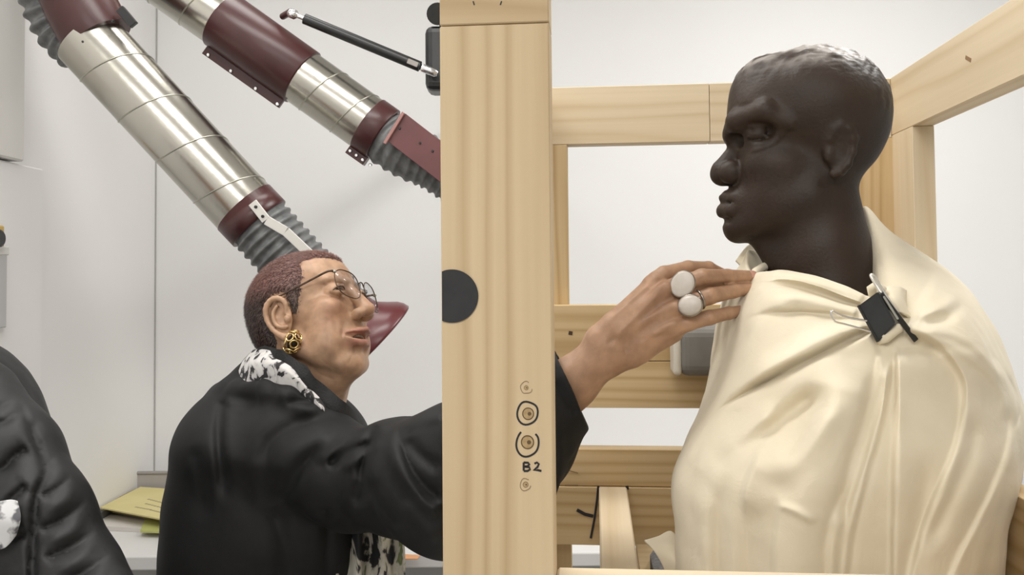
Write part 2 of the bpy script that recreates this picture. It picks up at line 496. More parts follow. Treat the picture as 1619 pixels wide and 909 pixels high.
# yellow push-button plate and grey strip on the left wall
xw = XL + 0.028
c = Px(-16, 377, xw)
e = empty('push_button', (xw, c.y, c.z), 'small yellow push button plate with dark centre on the left wall', 'button')
box('plate', (xw + 0.006, c.y, c.z), (0.012, 0.075, 0.062), mat('yellow_plate', (0.62, 0.42, 0.12), 0.5), e, bevel=0.003)
V, F = tube([(xw + 0.008, c.y, c.z), (xw + 0.024, c.y, c.z), (xw + 0.027, c.y, c.z)], [0.02, 0.02, 0.016], 20)
mesh_obj('button', V, F, M_BLACK, e)
c = Px(-9, 460, xw)
e = empty('wall_gauge', (xw, c.y, c.z), 'narrow grey strip with white top cap below the yellow button', 'gauge')
box('strip', (xw + 0.006, c.y, c.z), (0.012, 0.06, 0.17), mat('gauge_grey', (0.52, 0.52, 0.52), 0.4), e, bevel=0.002)
box('cap', (xw + 0.007, c.y, c.z + 0.092), (0.014, 0.07, 0.02), M_TRIM, e, bevel=0.002)

# ------------------------------------------------------------------ workbench along the back wall and the things on it
BZ = 0.83
M_BENCH = mottled('bench_laminate', (0.74, 0.73, 0.72), (0.78, 0.77, 0.76), 4, 0.4)
e = empty('workbench', (0.9, 2.64, 0.0), 'long white laminate workbench along the back wall', 'workbench')
box('worktop', (1.09, 2.645, BZ - 0.018), (4.58, 0.70, 0.036), M_BENCH, e, bevel=0.004, seg=2)
box('front_panel', (1.09, 2.38, BZ - 0.066), (4.5, 0.02, 0.06), mat('bench_apron', (0.55, 0.54, 0.53), 0.5), e)
for i, x in enumerate((-1.1, 0.3, 1.7, 3.2)):
    for y in (2.4, 2.95):
        box('leg', (x, y, (BZ - 0.036) / 2), (0.05, 0.05, BZ - 0.036), M_STEELD, e)

def sheet(name, px, z, th, m, label, cat, group=None, parent=None):
    b = [Pz(u, v, z) for u, v in px]
    V = [tuple(p) for p in b] + [(p.x, p.y, p.z + th) for p in b]
    n = len(b)
    F = [tuple(range(n - 1, -1, -1)), tuple(range(n, 2 * n))] + [(i, (i + 1) % n, n + (i + 1) % n, n + i) for i in range(n)]
    o = mesh_obj(name, V, F, m, parent, False)
    if cat: tag(o, label, cat, group)
    return o
def ribbon(pts, w, nrm, lift=0.0004):
    """flat stroke of width w along 3D points lying in a plane of normal nrm"""
    pts = [Vector(p) for p in pts]; nrm = Vector(nrm).normalized(); V = []; F = []
    for i, p in enumerate(pts):
        t = (pts[min(i + 1, len(pts) - 1)] - pts[max(i - 1, 0)]).normalized(); s = t.cross(nrm).normalized() * (w / 2)
        V += [p + s + nrm * lift, p - s + nrm * lift, p - s - nrm * lift * 0.2, p + s - nrm * lift * 0.2]
    for i in range(len(pts) - 1):
        for j in range(4):
            F.append((4 * i + j, 4 * i + (j + 1) % 4, 4 * i + 4 + (j + 1) % 4, 4 * i + 4 + j))
    F += [(0, 1, 2, 3), (4 * len(pts) - 1, 4 * len(pts) - 2, 4 * len(pts) - 3, 4 * len(pts) - 4)]
    return [tuple(v) for v in V], F
M_YEL = mottled('yellow_card', (0.70, 0.61, 0.27), (0.76, 0.67, 0.33), 10, 0.6)
M_GRN = mat('lime_card', (0.50, 0.52, 0.18), 0.6)
M_PAPER = mat('paper', (0.74, 0.70, 0.66), 0.7)
sheet('paper_pile', [(150, 838), (236, 842), (300, 838), (300, 800), (190, 795)], BZ + 0.0005, 0.012, M_PAPER, 'pile of plain pale paper under the coloured folders', 'paper')
sheet('folder', [(222, 842), (320, 846), (330, 800), (236, 806)], BZ + 0.0135, 0.006, M_GRN, 'lime green folder edge between paper pile and yellow folder', 'folder')
ZY = BZ + 0.042
yf = sheet('folder', [(158.5, 804), (222, 771.5), (318, 778), (300, 831)], ZY, 0.004, M_YEL, 'pale yellow printed folder lying on top of the bench papers', 'folder')
sheet('folder_shade', [(164, 808), (218, 782), (306, 788), (296, 832)], BZ + 0.020, 0.0215, mat('folder_shade_brown', (0.30, 0.24, 0.12), 0.7), 'dark brown slab put in as the shade under the yellow folder', 'tray')  # dark slab coloured as the shadow beneath the yellow folder
segs = []
for r, (u0, v0, u1, v1) in enumerate([(234, 789, 262, 796), (230, 796, 262, 804), (214, 801.5, 240, 806), (238, 806, 262, 812)]):
    k = 7
    for i in range(k):
        a = i / k; b_ = (i + 0.7) / k
        segs.append(ribbon([Pz(u0 + (u1 - u0) * a, v0 + (v1 - v0) * a, ZY + 0.0042), Pz(u0 + (u1 - u0) * b_, v0 + (v1 - v0) * b_, ZY + 0.0042)], 0.006, (0, 0, 1)))
V, F = merge(*segs); mesh_obj('print', V, F, mat('grey_print', (0.36, 0.32, 0.2), 0.7), yf, False)
c = Pz(252, 775, BZ)
e = empty('file_tray', (c.x + 0.06, 2.86, BZ), 'low grey wire-edged file tray at the back corner of the bench', 'tray')
M_TRAY = mat('tray_grey', (0.33, 0.31, 0.30), 0.5); M_TRAYP = mat('tray_panel', (0.47, 0.44, 0.42), 0.6)
x0, x1, y0, y1, h = c.x - 0.05, c.x + 0.2, 2.87, 2.98, 0.085
box('panel', ((x0 + x1) / 2, y0, BZ + h / 2), (x1 - x0 - 0.02, 0.004, h - 0.01), M_TRAYP, e, bevel=0)
box('floor_panel', ((x0 + x1) / 2, (y0 + y1) / 2, BZ + 0.004), (x1 - x0, y1 - y0, 0.006), M_TRAYP, e, bevel=0)
V, F = tube([(x0, y0, BZ + 0.004), (x0, y0, BZ + h - 0.02), (x0 + 0.006, y0, BZ + h - 0.005), (x0 + 0.02, y0, BZ + h), (x1 - 0.02, y0, BZ + h), (x1 - 0.004, y0, BZ + h - 0.008), (x1, y0, BZ + h - 0.02), (x1, y0, BZ + 0.004)], 0.006, 10)
mesh_obj('rim', V, F, M_TRAY, e)
o = sheet('orange_sheet', [(596, 874), (664, 879), (660, 884.5), (590, 884)], BZ + 0.0005, 0.002, mat('orange_paper', (0.75, 0.36, 0.16), 0.6), 'sliver of orange paper on the bench beside the scarf', 'paper')
# white carton with red band, far right
c = Pz(1608, 772, BZ)
e = empty('carton', (1.68, 2.9, BZ), 'small white carton with a red mark at the far right behind the crate', 'box')
box('carton_body', (1.72, 2.9, BZ + 0.03), (0.18, 0.10, 0.06), mat('carton_white', (0.72, 0.72, 0.74), 0.5), e, bevel=0.003)
box('red_mark', (1.672, 2.848, BZ + 0.016), (0.018, 0.006, 0.03), mat('red_print', (0.5, 0.07, 0.06), 0.5), e, bevel=0)

# ------------------------------------------------------------------ timber crate
PSI = math.atan((940 - CX) / FPX)
ER = Vector((math.cos(PSI), -math.sin(PSI), 0)); ED = Vector((math.sin(PSI), math.cos(PSI), 0)); EZ = Vector((0, 0, 1))
O0 = P(697.5, 450, 0.72); O0.z = 0
DB = 0.75                                                            # crate depth
def cpx(u, v, b):
    d = P(u, v, 1.0) - CAM
    t = ((O0 - CAM).dot(ED) + b) / d.dot(ED)
    p = CAM + d * t
    return (p - O0).dot(ER), p.z
def cw(a, b, z): return O0 + ER * a + ED * b + EZ * z
def rotcols(x, y, z): return Matrix(((x.x, y.x, z.x), (x.y, y.y, z.y), (x.z, y.z, z.z)))
ROT = {'a': rotcols(ER, ED, EZ), 'b': rotcols(ED, -ER, EZ), 'z': rotcols(EZ, ED, -ER)}
TZ = CAMZ - 0.52                                                     # table top
crate = empty('timber_crate', cw(0.45, 0.4, TZ), 'open pine timber frame crate around the draped bust', 'crate')
def board(name, a0, a1, b0, b1, z0, z1, axis, m, bevel=0.0008, label=None):
    da, db, dz = a1 - a0, b1 - b0, z1 - z0
    dims = {'a': (da, db, dz), 'b': (db, da, dz), 'z': (dz, db, da)}[axis]
    return box(name, cw((a0 + a1) / 2, (b0 + b1) / 2, (z0 + z1) / 2), dims, m, crate, rot=ROT[axis], bevel=bevel, label=label)
aR = cpx(872, 450, 0)[0]
zj = cpx(780, 38, 0)[1]
post = board('corner_post', 0, aR, 0, 0.045, TZ, zj - 0.0004, 'z', M_POST, 0.001, 'broad near pine post with black disc and pen marks')
board('top_block', 0, aR, 0, 0.045, zj + 0.0004, zj + 0.12, 'a', M_POST, 0.001)
z1 = cpx(1000, 135, DB)[1]; z0 = cpx(1000, 226, DB)[1]
aBL = cpx(898, 350, DB)[0]; aBR = cpx(1412, 250, DB)[0]
ztop = z1
zbr = cpx(1442, 199, DB - 0.09)[1]; A1 = cpx(1442, 199, DB - 0.09)[0]
# back frame
asp = cpx(1122, 170, DB)[0]
board('back_rail', 0.0, asp - 0.0004, DB, DB + 0.035, z0, z1, 'a', M_PINE)
board('back_rail', asp + 0.0004, A1 - 0.0005, DB, DB + 0.035, z0, z1, 'a', M_PINE)
board('back_post', aBL - 0.09, aBL, DB, DB + 0.035, TZ, z0 - 0.0004, 'z', M_PINED)
board('back_post', aBR - 0.09, aBR, DB, DB + 0.035, TZ, z0 - 0.0004, 'z', M_PINED)
db2 = DB - 0.035
def vz(v, b=db2): return cpx(1000, v, b)[1]
mid = board('back_board', 0.0, A1 - 0.001, db2, DB, vz(570.5), vz(482), 'a', M_PINED)
board('back_board', 0.0, A1 - 0.001, db2, DB, vz(645), vz(571.5), 'a', M_PINED)
low = board('back_board', 0.0, A1 - 0.001, db2, DB, vz(769), vz(711), 'a', M_PINED)
low2 = board('back_board', 0.0, A1 - 0.001, db2 - 0.004, DB, vz(862), vz(770), 'a', M_PINED)
# right side frame
TS = 0.032
board('side_post', A1, A1 + TS, DB - 0.09, DB + 0.035, TZ, zbr - 0.0004, 'z', M_PINE)
board('side_rail', A1, A1 + TS, 0.0, DB + 0.035, zbr, zbr + 0.092, 'b', M_PINE, label='upper side rail running towards the viewer with a small knot')
zs = CAMZ - (345.0 / FPX) * 1.047 - 0.002
board('side_rail', A1, A1 + TS, 0.046, DB - 0.0905, zs - 0.19, zs, 'b', M_PINED, label='deep lower side rail at the right edge')
board('side_post', A1, A1 + TS, -0.045, 0.0455, TZ, zbr - 0.0004, 'z', M_PINE)
# left side (behind the near post)
board('side_rail', 0.004, 0.036, 0.046, DB - 0.001, zbr, zbr + 0.09, 'b', M_PINE)
board('side_rail', 0.004, 0.036, 0.046, db2 - 0.006, TZ, TZ + 0.09, 'b', M_PINE)
# front bottom rail and joist
zf = cpx(1200, 903, 0.045)[1]
board('front_rail', aR + 0.0006, A1 - 0.0005, 0.0, 0.045, zf - 0.09, zf, 'a', M_PINE, 0.002)
bj1 = db2 - 0.006
jl, jz = cpx(947, 769, bj1); jr, _ = cpx(991, 769, bj1)
joist = board('joist', jl, jr, 0.046, bj1, jz - 0.1, jz, 'b', M_PINE, 0.002, 'floor joist running from back board to front rail')
board('joist', jr + 0.30, jr + 0.345, 0.046, bj1, jz - 0.1, jz, 'b', M_PINE, 0.002)
M_PLY = mottled('plywood', (0.55, 0.42, 0.24), (0.63, 0.50, 0.31), 10, 0.6, stretch=(1, 8, 1))
baseb = board('base_board', jr + 0.012, A1 - 0.004, 0.10, bj1 - 0.02, jz - 0.095, jz - 0.083, 'a', M_PLY)
ZBASE = jz - 0.0825

def onpost(pts, b, name, w, parent, m=M_INK, nrm=None):
    q = []
    for u, v in pts:
        a, z = cpx(u, v, b); q.append(tuple(cw(a, b, z)))
    V, F = ribbon(q, w, -ED)
    return mesh_obj(name, V, F, m, parent, False)
# black disc, cut off by the post's left edge
ac, zc = cpx(714.5, 468, 0); rr = 42 * 0.72 / FPX
pts = []
for i in range(64):
    t = 2 * PI * i / 64; a = ac + rr * math.cos(t); z = zc + rr * math.sin(t)
    pts.append((max(a, 0.0008), z))
V = [tuple(cw(a, -0.0012, z)) for a, z in pts] + [tuple(cw(a, 0.0, z)) for a, z in pts]
F = [tuple(range(64)), tuple(range(127, 63, -1))] + [(i, 64 + i, 64 + (i + 1) % 64, (i + 1) % 64) for i in range(64)]
mesh_obj('black_disc', V, F, M_DISC, post, False, label='matt black round disc cut off at the post edge')
# screws, pen rings, pen lettering
def ringpts(u, v, ru, rv, a0=0, a1=360, n=30, wob=0.06, seed=0):
    r = np.random.default_rng(seed); ph = r.uniform(0, 6.28, 2)
    return [(u + ru * (1 + wob * math.sin(2 * t + ph[0])) * math.cos(t), v + rv * (1 + wob * math.sin(3 * t + ph[1])) * math.sin(t)) for t in np.radians(np.linspace(a0, a1, n))]
M_STAIN = mottled('wood_dent', (0.36, 0.24, 0.11), (0.50, 0.36, 0.19), 300, 0.8)
for u, v, r in ((832, 613, 3.2), (835, 654, 8.5), (834, 699, 9.5), (831, 766, 4.0)):
    a, z = cpx(u, v, 0); r = r * 0.72 / FPX
    c = cw(a, 0, z)
    Vt, Ft = tube([tuple(c - ED * 0.0003), tuple(c + ED * 0.0012), tuple(c + ED * 0.0014)], [r, r, r * 0.9], 20)
    s = mesh_obj('screw', Vt, Ft, M_STAIN, post)
    # raised lip of torn grain round the countersink and the dark drive recess
    t = np.linspace(0, 2 * PI, 25)
    q = [tuple(c + ER * (r * 1.0 * math.cos(x)) + EZ * (r * 1.05 * math.sin(x)) - ED * 0.0002) for x in t]
    Vl, Fl = tube(q, r * 0.10, 6, False)
    c2 = c - ED * 0.0004 + ER * r * 0.25
    Vd, Fd = tube([tuple(c2), tuple(c2 + ED * 0.0006)], [r * 0.36, r * 0.36], 10)
    V2, F2 = merge((Vl, Fl), (Vd, Fd))
    o = mesh_obj('screw_recess', V2, F2, mat('recess', (0.13, 0.08, 0.04), 0.8), post)
for u, v in ((832, 613), (831, 766)):
    onpost(ringpts(u, v, 9, 9.5, 10, 300, 24, 0.1, int(u)), 0, 'pencil_ring', 0.0005, post, M_PENCIL)
onpost(ringpts(834, 653, 17, 18, 0, 363), 0, 'marker_ring', 0.0015, post)
onpost(ringpts(834, 701, 18.5, 20.5, -50, 236), 0, 'marker_ring', 0.0015, post)
for k, pts in enumerate([[(828, 731), (828, 744)], [(828, 731), (835, 731.5), (837, 734), (834, 737), (829, 737.5)], [(829, 737.5), (837, 738.5), (838, 742), (834, 744.5), (828, 744.5)],
                         [(845, 733), (849, 731), (852, 733.5), (850, 738), (844, 743.5), (850, 743), (856, 744.5)]]):
    onpost(pts, 0, 'marker_letter', 0.0017, post)
for u in (748, 791):
    onpost([(u, 2), (u + 2, 8)] if u < 760 else [(u + 2, 2), (u, 8)], 0, 'staple', 0.001, bpy.data.objects['top_block'])
# pen and pencil marks on the back boards
onpost([(946, 768), (944, 790), (940, 820), (934, 851)], db2 - 0.0045, 'marker_line', 0.0035, low2)
onpost([(912, 806), (925, 813), (938, 816)], db2 - 0.0045, 'marker_line', 0.005, low2)
onpost([(991, 768), (992, 774)], db2 - 0.0045, 'marker_line', 0.005, low2)
onpost([(900, 744), (914, 748)], db2 - 0.0005, 'pencil_line', 0.0015, low, M_PENCIL)
onpost([(893, 767), (914, 767)], db2 - 0.0005, 'pencil_line', 0.0015, low, M_PENCIL)
onpost([(899, 526), (905, 527)], db2 - 0.0005, 'knot', 0.006, mid, mat('knot_dark', (0.06, 0.03, 0.015), 0.7))
# small knot on the upper side rail
d = P(1531, 93, 1.0) - CAM; t = ((O0 + ER * A1 - CAM).dot(ER)) / d.dot(ER); c = CAM + d * t
V, F = ribbon([tuple(c - ED * 0.008 - EZ * 0.004), tuple(c), tuple(c + ED * 0.008 + EZ * 0.004)], 0.005, -ER)
mesh_obj('knot', V, F, mat('knot_brown', (0.28, 0.17, 0.08), 0.7), bpy.data.objects['side_rail'], False)

# table under the crate (below the frame)
tab = empty('table', cw(0.42, 0.4, 0), 'plain white table carrying the timber crate', 'table')
box('tabletop', cw(0.42, 0.37, TZ - 0.016), (1.02, 0.86, 0.03), M_BENCH, tab, rotz=-PSI)
for a in (-0.04, 0.88):
    for b in (0.0, 0.74):
        box('leg', cw(a, b, (TZ - 0.031) / 2), (0.05, 0.05, TZ - 0.031), M_STEELD, tab, rotz=-PSI)

# grey foam pad on the back boards
fp = cpx(1056, 512, db2); fq = cpx(1160, 588, db2)
pad = empty('foam_pad', cw((fp[0] + fq[0]) / 2, db2 - 0.03, fq[1]), 'grey foam pad with pale rounded end fixed behind the bust', 'pad')
ce = cw((fp[0] + fq[0]) / 2 + 0.004, db2 - 0.0335, (fp[1] + fq[1]) / 2)
box('foam_block', ce, (fq[0] - fp[0] - 0.012, 0.067, fp[1] - fq[1]), mottled('grey_foam', (0.175, 0.168, 0.155), (0.21, 0.20, 0.185), 30, 0.8), pad, rotz=-PSI, bevel=0.016, seg=4)
ce2 = cw(fp[0] + 0.0085, db2 - 0.0335, (fp[1] + fq[1]) / 2 - 0.001)
box('pale_liner', ce2, (0.013, 0.062, fp[1] - fq[1] - 0.004), mat('pale_liner', (0.66, 0.62, 0.54), 0.7), pad, rotz=-PSI, bevel=0.006, seg=4)

# ------------------------------------------------------------------ fume extraction arms
def along(p, q, n): return [np.array(p) + (np.array(q) - np.array(p)) * t for t in np.linspace(0, 1, n)]
def helix(p, q, r, pitch, phase, wire=0.0018, name='spiral_seam', parent=None, m=None):
    p = np.array(p, float); q = np.array(q, float); ax = q - p; Ln = np.linalg.norm(ax); ax /= Ln
    n1 = np.cross(ax, [0, 0, 1.0]); n1 /= np.linalg.norm(n1); n2 = np.cross(ax, n1)
    k = int(Ln / pitch * 40) + 2; s = np.linspace(0, Ln, k); a = -s / pitch * 2 * PI + phase
    pts = p + ax * s[:, None] + r * (np.cos(a)[:, None] * n1 + np.sin(a)[:, None] * n2)
    V, F = tube(pts, wire, 6)
    return mesh_obj(name, V, F, m or M_STEELD, parent)
def hose(pts, r, pitch, parent, amp=0.05, name='flexible_hose', n=28):
    c = catmull(np.array([np.array(p) for p in pts]), 400)
    s = np.concatenate([[0], np.cumsum(np.linalg.norm(np.diff(c, axis=0), axis=1))])
    k = max(20, int(s[-1] / pitch * 8)); ss = np.linspace(0, s[-1], k)
    c = np.stack([np.interp(ss, s, c[:, i]) for i in range(3)], 1)
    ph = ss / pitch * 2 * PI
    V, F = tube(c, r * (1 + amp * np.sin(ph) - amp * 0.6 * (np.sin(ph * 0.5) ** 8)), n)
    return mesh_obj(name, V, F, M_HOSE, parent)
def studs(pts, r, parent, name='rivet', m=M_CHROME):
    for p in pts:
        V, F = tube([np.array(p) - _FWn * 0.002, np.array(p), np.array(p) + _FWn * 0.004], [r * 0.7, r, r], 10)
        mesh_obj(name, V, F, m, parent)

D1 = 1.92
R1 = 53.0 / FPX * D1
A0, A1_ = Pn(138, 60, D1), Pn(388, 330, D1 + 0.02)
arm1 = empty('extraction_arm', Pn(60, -560, D1), 'galvanised spiral fume extraction arm ending in a maroon hood beside the face', 'extraction arm')
V, F = tube(along(A0, A1_, 12), R1, 48); mesh_obj('duct_tube', V, F, M_STEEL, arm1)
helix(A0 + (A1_ - A0) * 0.02, A1_ - (A1_ - A0) * 0.03, R1, 86 / FPX * D1, 4.4, parent=arm1)
ax1 = (A1_ - A0) / np.linalg.norm(A1_ - A0)
# lower collar, strap, hose, hood
C0, C1 = A1_ - ax1 * 0.004, Pn(411, 354, D1 + 0.02)
V, F = tube([C0, C0 + ax1 * 0.001, C1 - ax1 * 0.001, C1], [R1 * 0.98, R1 * 1.02, R1 * 1.02, R1 * 0.98], 48); mesh_obj('collar', V, F, M_MAROON, arm1)
hose([C1 - ax1 * 0.01, Pn(432, 378, D1 + 0.02), Pn(470, 420, D1 + 0.02), Pn(510, 462, D1 + 0.02), Pn(545, 497, D1 + 0.02)], R1 * 0.95, 0.021, arm1, 0.05)
tw = -_FWn
side = np.cross(ax1, tw); side /= np.linalg.norm(side)
def strap(p, q, w, th, name, m, parent):
    p = np.array(p); q = np.array(q); a = q - p; Ln = np.linalg.norm(a); a /= Ln
    s = np.cross(a, tw); s /= np.linalg.norm(s); nn = np.cross(s, a)
    R = rotcols(Vector(a), Vector(s), Vector(np.cross(a, s)))
    return box(name, (p + q) / 2, (Ln, w, th), m, parent, rot=R, bevel=0.0008)
dz = -R1 - 0.003
b0 = Pn(399, 320, D1 + 0.02 + dz); b1 = Pn(421, 348, D1 + 0.02 + dz); b2 = Pn(452, 366, D1 + 0.02 + dz); b3 = Pn(490, 402, D1 + 0.02 + dz)
M_ALU = mat('aluminium', (0.72, 0.70, 0.66), 0.4, 0.7)
strap(b0, b1, 0.02, 0.004, 'strap', M_ALU, arm1); strap(b1, b2, 0.02, 0.004, 'strap', M_ALU, arm1); strap(b2, b3, 0.02, 0.004, 'strap', M_ALU, arm1)
studs([Pn(404, 327, D1 + 0.016 + dz), Pn(415, 342, D1 + 0.016 + dz)], 0.0035, arm1, 'bolt', M_BLACK)
hx = Vector((0.69, 0.16, -0.70)).normalized(); hx = np.array(hx)
h0 = Pn(560, 512, D1 + 0.02)
prof = [(-0.05, 0.060), (-0.02, 0.064), (0.0, 0.068), (0.018, 0.084), (0.034, 0.100), (0.046, 0.107), (0.054, 0.109), (0.058, 0.110), (0.060, 0.108), (0.052, 0.103), (0.03, 0.09), (0.005, 0.07), (-0.03, 0.058)]
V, F = tube([h0 + hx * s for s, _ in prof], [r for _, r in prof], 64, False)
# open shell: build by hand so that the profile may run back inside
n1 = np.cross(hx, [0, 0, 1.0]); n1 /= np.linalg.norm(n1); n2 = np.cross(hx, n1)
aa = np.linspace(0, 2 * PI, 64, endpoint=False)
V = np.concatenate([h0 + hx * s + r * (np.cos(aa)[:, None] * n1 + np.sin(aa)[:, None] * n2) for s, r in prof])
mesh_obj('hood', V, grid_faces(len(prof), 64), M_MAROONL, arm1)
# upper bracket and hose
up0 = Pn(150, 48, D1); 
V, F = tube([Pn(158, 62, D1), Pn(150, 50, D1), Pn(128, 10, D1), Pn(110, -28, D1)], [R1 * 0.99, R1 * 1.03, R1 * 1.03, R1 * 1.0], 48); mesh_obj('collar', V, F, M_MAROON, arm1)
hose([Pn(128, 78, D1 + 0.05), Pn(98, 48, D1 + 0.05), Pn(76, 4, D1 + 0.04), Pn(62, -60, D1 + 0.03), Pn(60, -160, D1), Pn(60, -300, D1), Pn(60, -575, D1)], R1 * 0.74, 0.026, arm1, 0.085)
strap(Pn(190, 14, D1 - 0.04), Pn(212, 40, D1 - 0.04), 0.018, 0.012, 'lock_lever', M_BLACK, arm1)
studs([Pn(131, 66, D1 - R1 * 0.97), Pn(178, 33, D1 - R1 * 0.9)], 0.003, arm1, 'rivet', M_BLACK)

D2 = 2.1
R2 = 44.5 / FPX * D2
def T2(s, t=0.0, d=D2):
    """pixel along the second arm's axis"""
    return Pn(486 + 0.815 * s + 0.579 * t, 128 + 0.579 * s - 0.815 * t, d)
arm2 = empty('extraction_arm', Pn(150, -600, D2), 'galvanised fume extraction arm with wide maroon sleeve and black gas strut', 'extraction arm')
V, F = tube(along(T2(-420), T2(118), 12), R2, 48); mesh_obj('duct_tube', V, F, M_STEEL, arm2)
helix(T2(-8), T2(112), R2, 60 / FPX * D2, 4.1, parent=arm2)
helix(T2(-400), T2(-160), R2, 60 / FPX * D2, 2.0, parent=arm2)
V, F = tube([T2(-166), T2(-165), T2(-164), T2(-10), T2(-9), T2(-8)], [R2 * 0.99, R2 * 1.05, R2 * 1.06, R2 * 1.06, R2 * 1.05, R2 * 0.99], 56)
slv = mesh_obj('sleeve', V, F, M_MAROON, arm2)
# sleeve clamp flange with its bolts, along the lower side
fl0, fl1 = T2(-160, -51), T2(-12, -51)
strap(fl0, fl1, 20 / FPX * D2, 0.012, 'flange', M_MAROON, slv)
for s in (-152, -108, -60, -18):
    studs([T2(s, -57, D2 - 0.009)], 0.0045, slv, 'bolt')
# gas strut
g0, g1 = Pn(458, 20, D2 - 0.04), Pn(692, 117, D2 - 0.04)
st = np.array(g1) - np.array(g0)
V, F = tube([g0 + st * 0.10, g0 + st * 0.88], 0.0125, 20); so = mesh_obj('gas_strut', V, F, M_BLACK, arm2)
V, F = tube([g0 + st * 0.03, g0 + st * 0.12], 0.005, 12); mesh_obj('strut_rod', V, F, M_CHROME, so)
V, F = tube([g0 - st * 0.01, g0 + st * 0.002, g0 + st * 0.04, g0 + st * 0.055], [0.006, 0.0115, 0.0115, 0.006], 12); mesh_obj('strut_end', V, F, M_CHROME, so)
V, F = tube([g0 + st * 0.885, g0 + st * 0.9, g0 + st * 0.985, g0 + st * 1.0], [0.007, 0.010, 0.010, 0.006], 12); mesh_obj('strut_end', V, F, M_CHROME, so)
V, F = tube([g0 + st * 0.80, g0 + st * 0.86], 0.0128, 20, True, (2.2, 4.6)); 
strap(g0 + st * 0.80 - _FWn * 0.0125, g0 + st * 0.87 - _FWn * 0.0125, 0.012, 0.001, 'strut_sticker', mat('grey_sticker', (0.35, 0.32, 0.3), 0.5), so)
V, F = tube([Pn(447, 26, D2), Pn(459, 19, D2 - 0.04)], 0.008, 12); mesh_obj('strut_lug', V, F, M_MAROON, arm2)
# lower collar, hose, plate
V, F = tube([T2(116), T2(117), T2(118), T2(146), T2(147), T2(148)], [R2 * 0.99, R2 * 1.03, R2 * 1.04, R2 * 1.04, R2 * 1.03, R2 * 0.98], 56)
col2 = mesh_obj('collar', V, F, M_MAROON, arm2)
strap(T2(116, -50), T2(150, -50), 15 / FPX * D2, 0.03, 'flange', M_MAROON, col2)
for s in (119, 131, 143, 158):
    studs([T2(s, -51, D2 - 0.017)], 0.0045, col2, 'bolt')
hose([T2(142), T2(162, -3), Pn(648, 243, D2), Pn(690, 262, D2), Pn(735, 296, D2), Pn(765, 350, D2), Pn(775, 400, D2)], R2 * 0.93, 0.024, arm2, 0.05)
pl0, pl1, pl2 = Pn(625, 200, D2 - R2 - 0.012), Pn(672, 236, D2 - R2 - 0.012), Pn(735, 285, D2 - R2 - 0.012)
strap(pl0, pl2, 50 / FPX * D2, 0.006, 'link_plate', mottled('maroon_plate', (0.13, 0.045, 0.045), (0.16, 0.055, 0.055), 10, 0.4), arm2)
strap(Pn(638, 178, D2 - R2 - 0.02), Pn(608, 227, D2 - R2 - 0.02), 0.007, 0.010, 'hinge_pin', mat('pin_pink', (0.40, 0.20, 0.18), 0.35), arm2)
studs([Pn(632, 203, D2 - R2 - 0.016), Pn(664, 226, D2 - R2 - 0.016), Pn(684, 239, D2 - R2 - 0.016)], 0.003, arm2, 'bolt', M_BLACK)
pr2 = [(0.0, R2 * 0.95), (0.05, 0.09), (0.09, 0.11), (0.10, 0.112), (0.095, 0.105), (0.05, 0.085), (0.0, R2 * 0.85)]
hb = Pn(776, 405, D2); ax = np.array([0.05, 0.0, -1.0]); ax /= np.linalg.norm(ax)
n1 = np.cross(ax, [0, 1.0, 0]); n1 /= np.linalg.norm(n1); n2 = np.cross(ax, n1)
V = np.concatenate([hb + ax * s + r * (np.cos(aa)[:, None] * n1 + np.sin(aa)[:, None] * n2) for s, r in pr2])
mesh_obj('hood', V, grid_faces(len(pr2), 64), M_MAROONL, arm2)
# riser to the ceiling
V, F = tube(catmull(np.array([T2(-415), T2(-450), T2(-470) + [0, 0, 0.06], T2(-475) + [0, 0, 0.16]]), 16), R2 * 1.04, 32); mesh_obj('elbow', V, F, M_MAROON, arm2)
tp = T2(-475) + np.array([0, 0, 0.15]); V, F = tube([tp, [tp[0], tp[1], ZC - 0.001]], R2, 32); mesh_obj('riser', V, F, M_STEEL, arm2)
# black pivot bracket
wb = empty('pivot_bracket', Pn(720, 90, YB), 'black cast pivot bracket holding the lower end of the gas strut', 'bracket')
bb = Pn(713, 97, D2 + 0.03)
box('bracket_body', bb, (0.118, 0.09, 0.155), M_BLACK, wb, bevel=0.018, seg=3)
V, F = tube([Pn(692, 22, D2 - 0.02), Pn(692, 22, D2 + 0.06)], [0.026, 0.026], 24); mesh_obj('pivot_knob', V, F, M_BLACK, wb)
V, F = tube([Pn(702, 22, D2 + 0.03), bb + [0, 0, 0.05]], 0.018, 16); mesh_obj('pivot_neck', V, F, M_BLACK, wb)
box('wall_arm', (bb[0] + 0.02, (bb[1] + YB) / 2 + 0.02, bb[2]), (0.05, YB - bb[1] - 0.04, 0.06), M_BLACK, wb, bevel=0.004)
# ------------------------------------------------------------------ bronze bust (head, neck and shoulders are one continuous casting)
DBU = 1.12
KB = DBU / FPX
def heading(u, off):
    """unit vectors of a head seen in profile at column u, turned by off degrees towards (+) the camera; facing left"""
    a = math.atan((u - CX) / FPX)
    fx = np.array([-math.cos(a), math.sin(a), 0.0])            # true profile, facing image-left
    t = np.array([-math.sin(a), -math.cos(a), 0.0])            # towards the camera
    o = math.radians(off)
    f = fx * math.cos(o) + t * math.sin(o)
    return f, np.cross([0, 0, 1.0], f), np.array([0, 0, 1.0])
bf, bl, bu = heading(1285, 8)
RB = np.stack([bf, bl, bu], 1)
CB = Pn(1285, 230, DBU)
HX = math.cos(math.atan((1285 - CX) / FPX))
def q(u, v, w=0.0): return ((1285 - u) * HX, w, 230 - v)          # pixel design -> local units (1 unit = KB metres)
def e3(u, v, w, ru, rv, rw, R=None): return ell(q(u, v, w), (ru * HX, rw, rv), R)
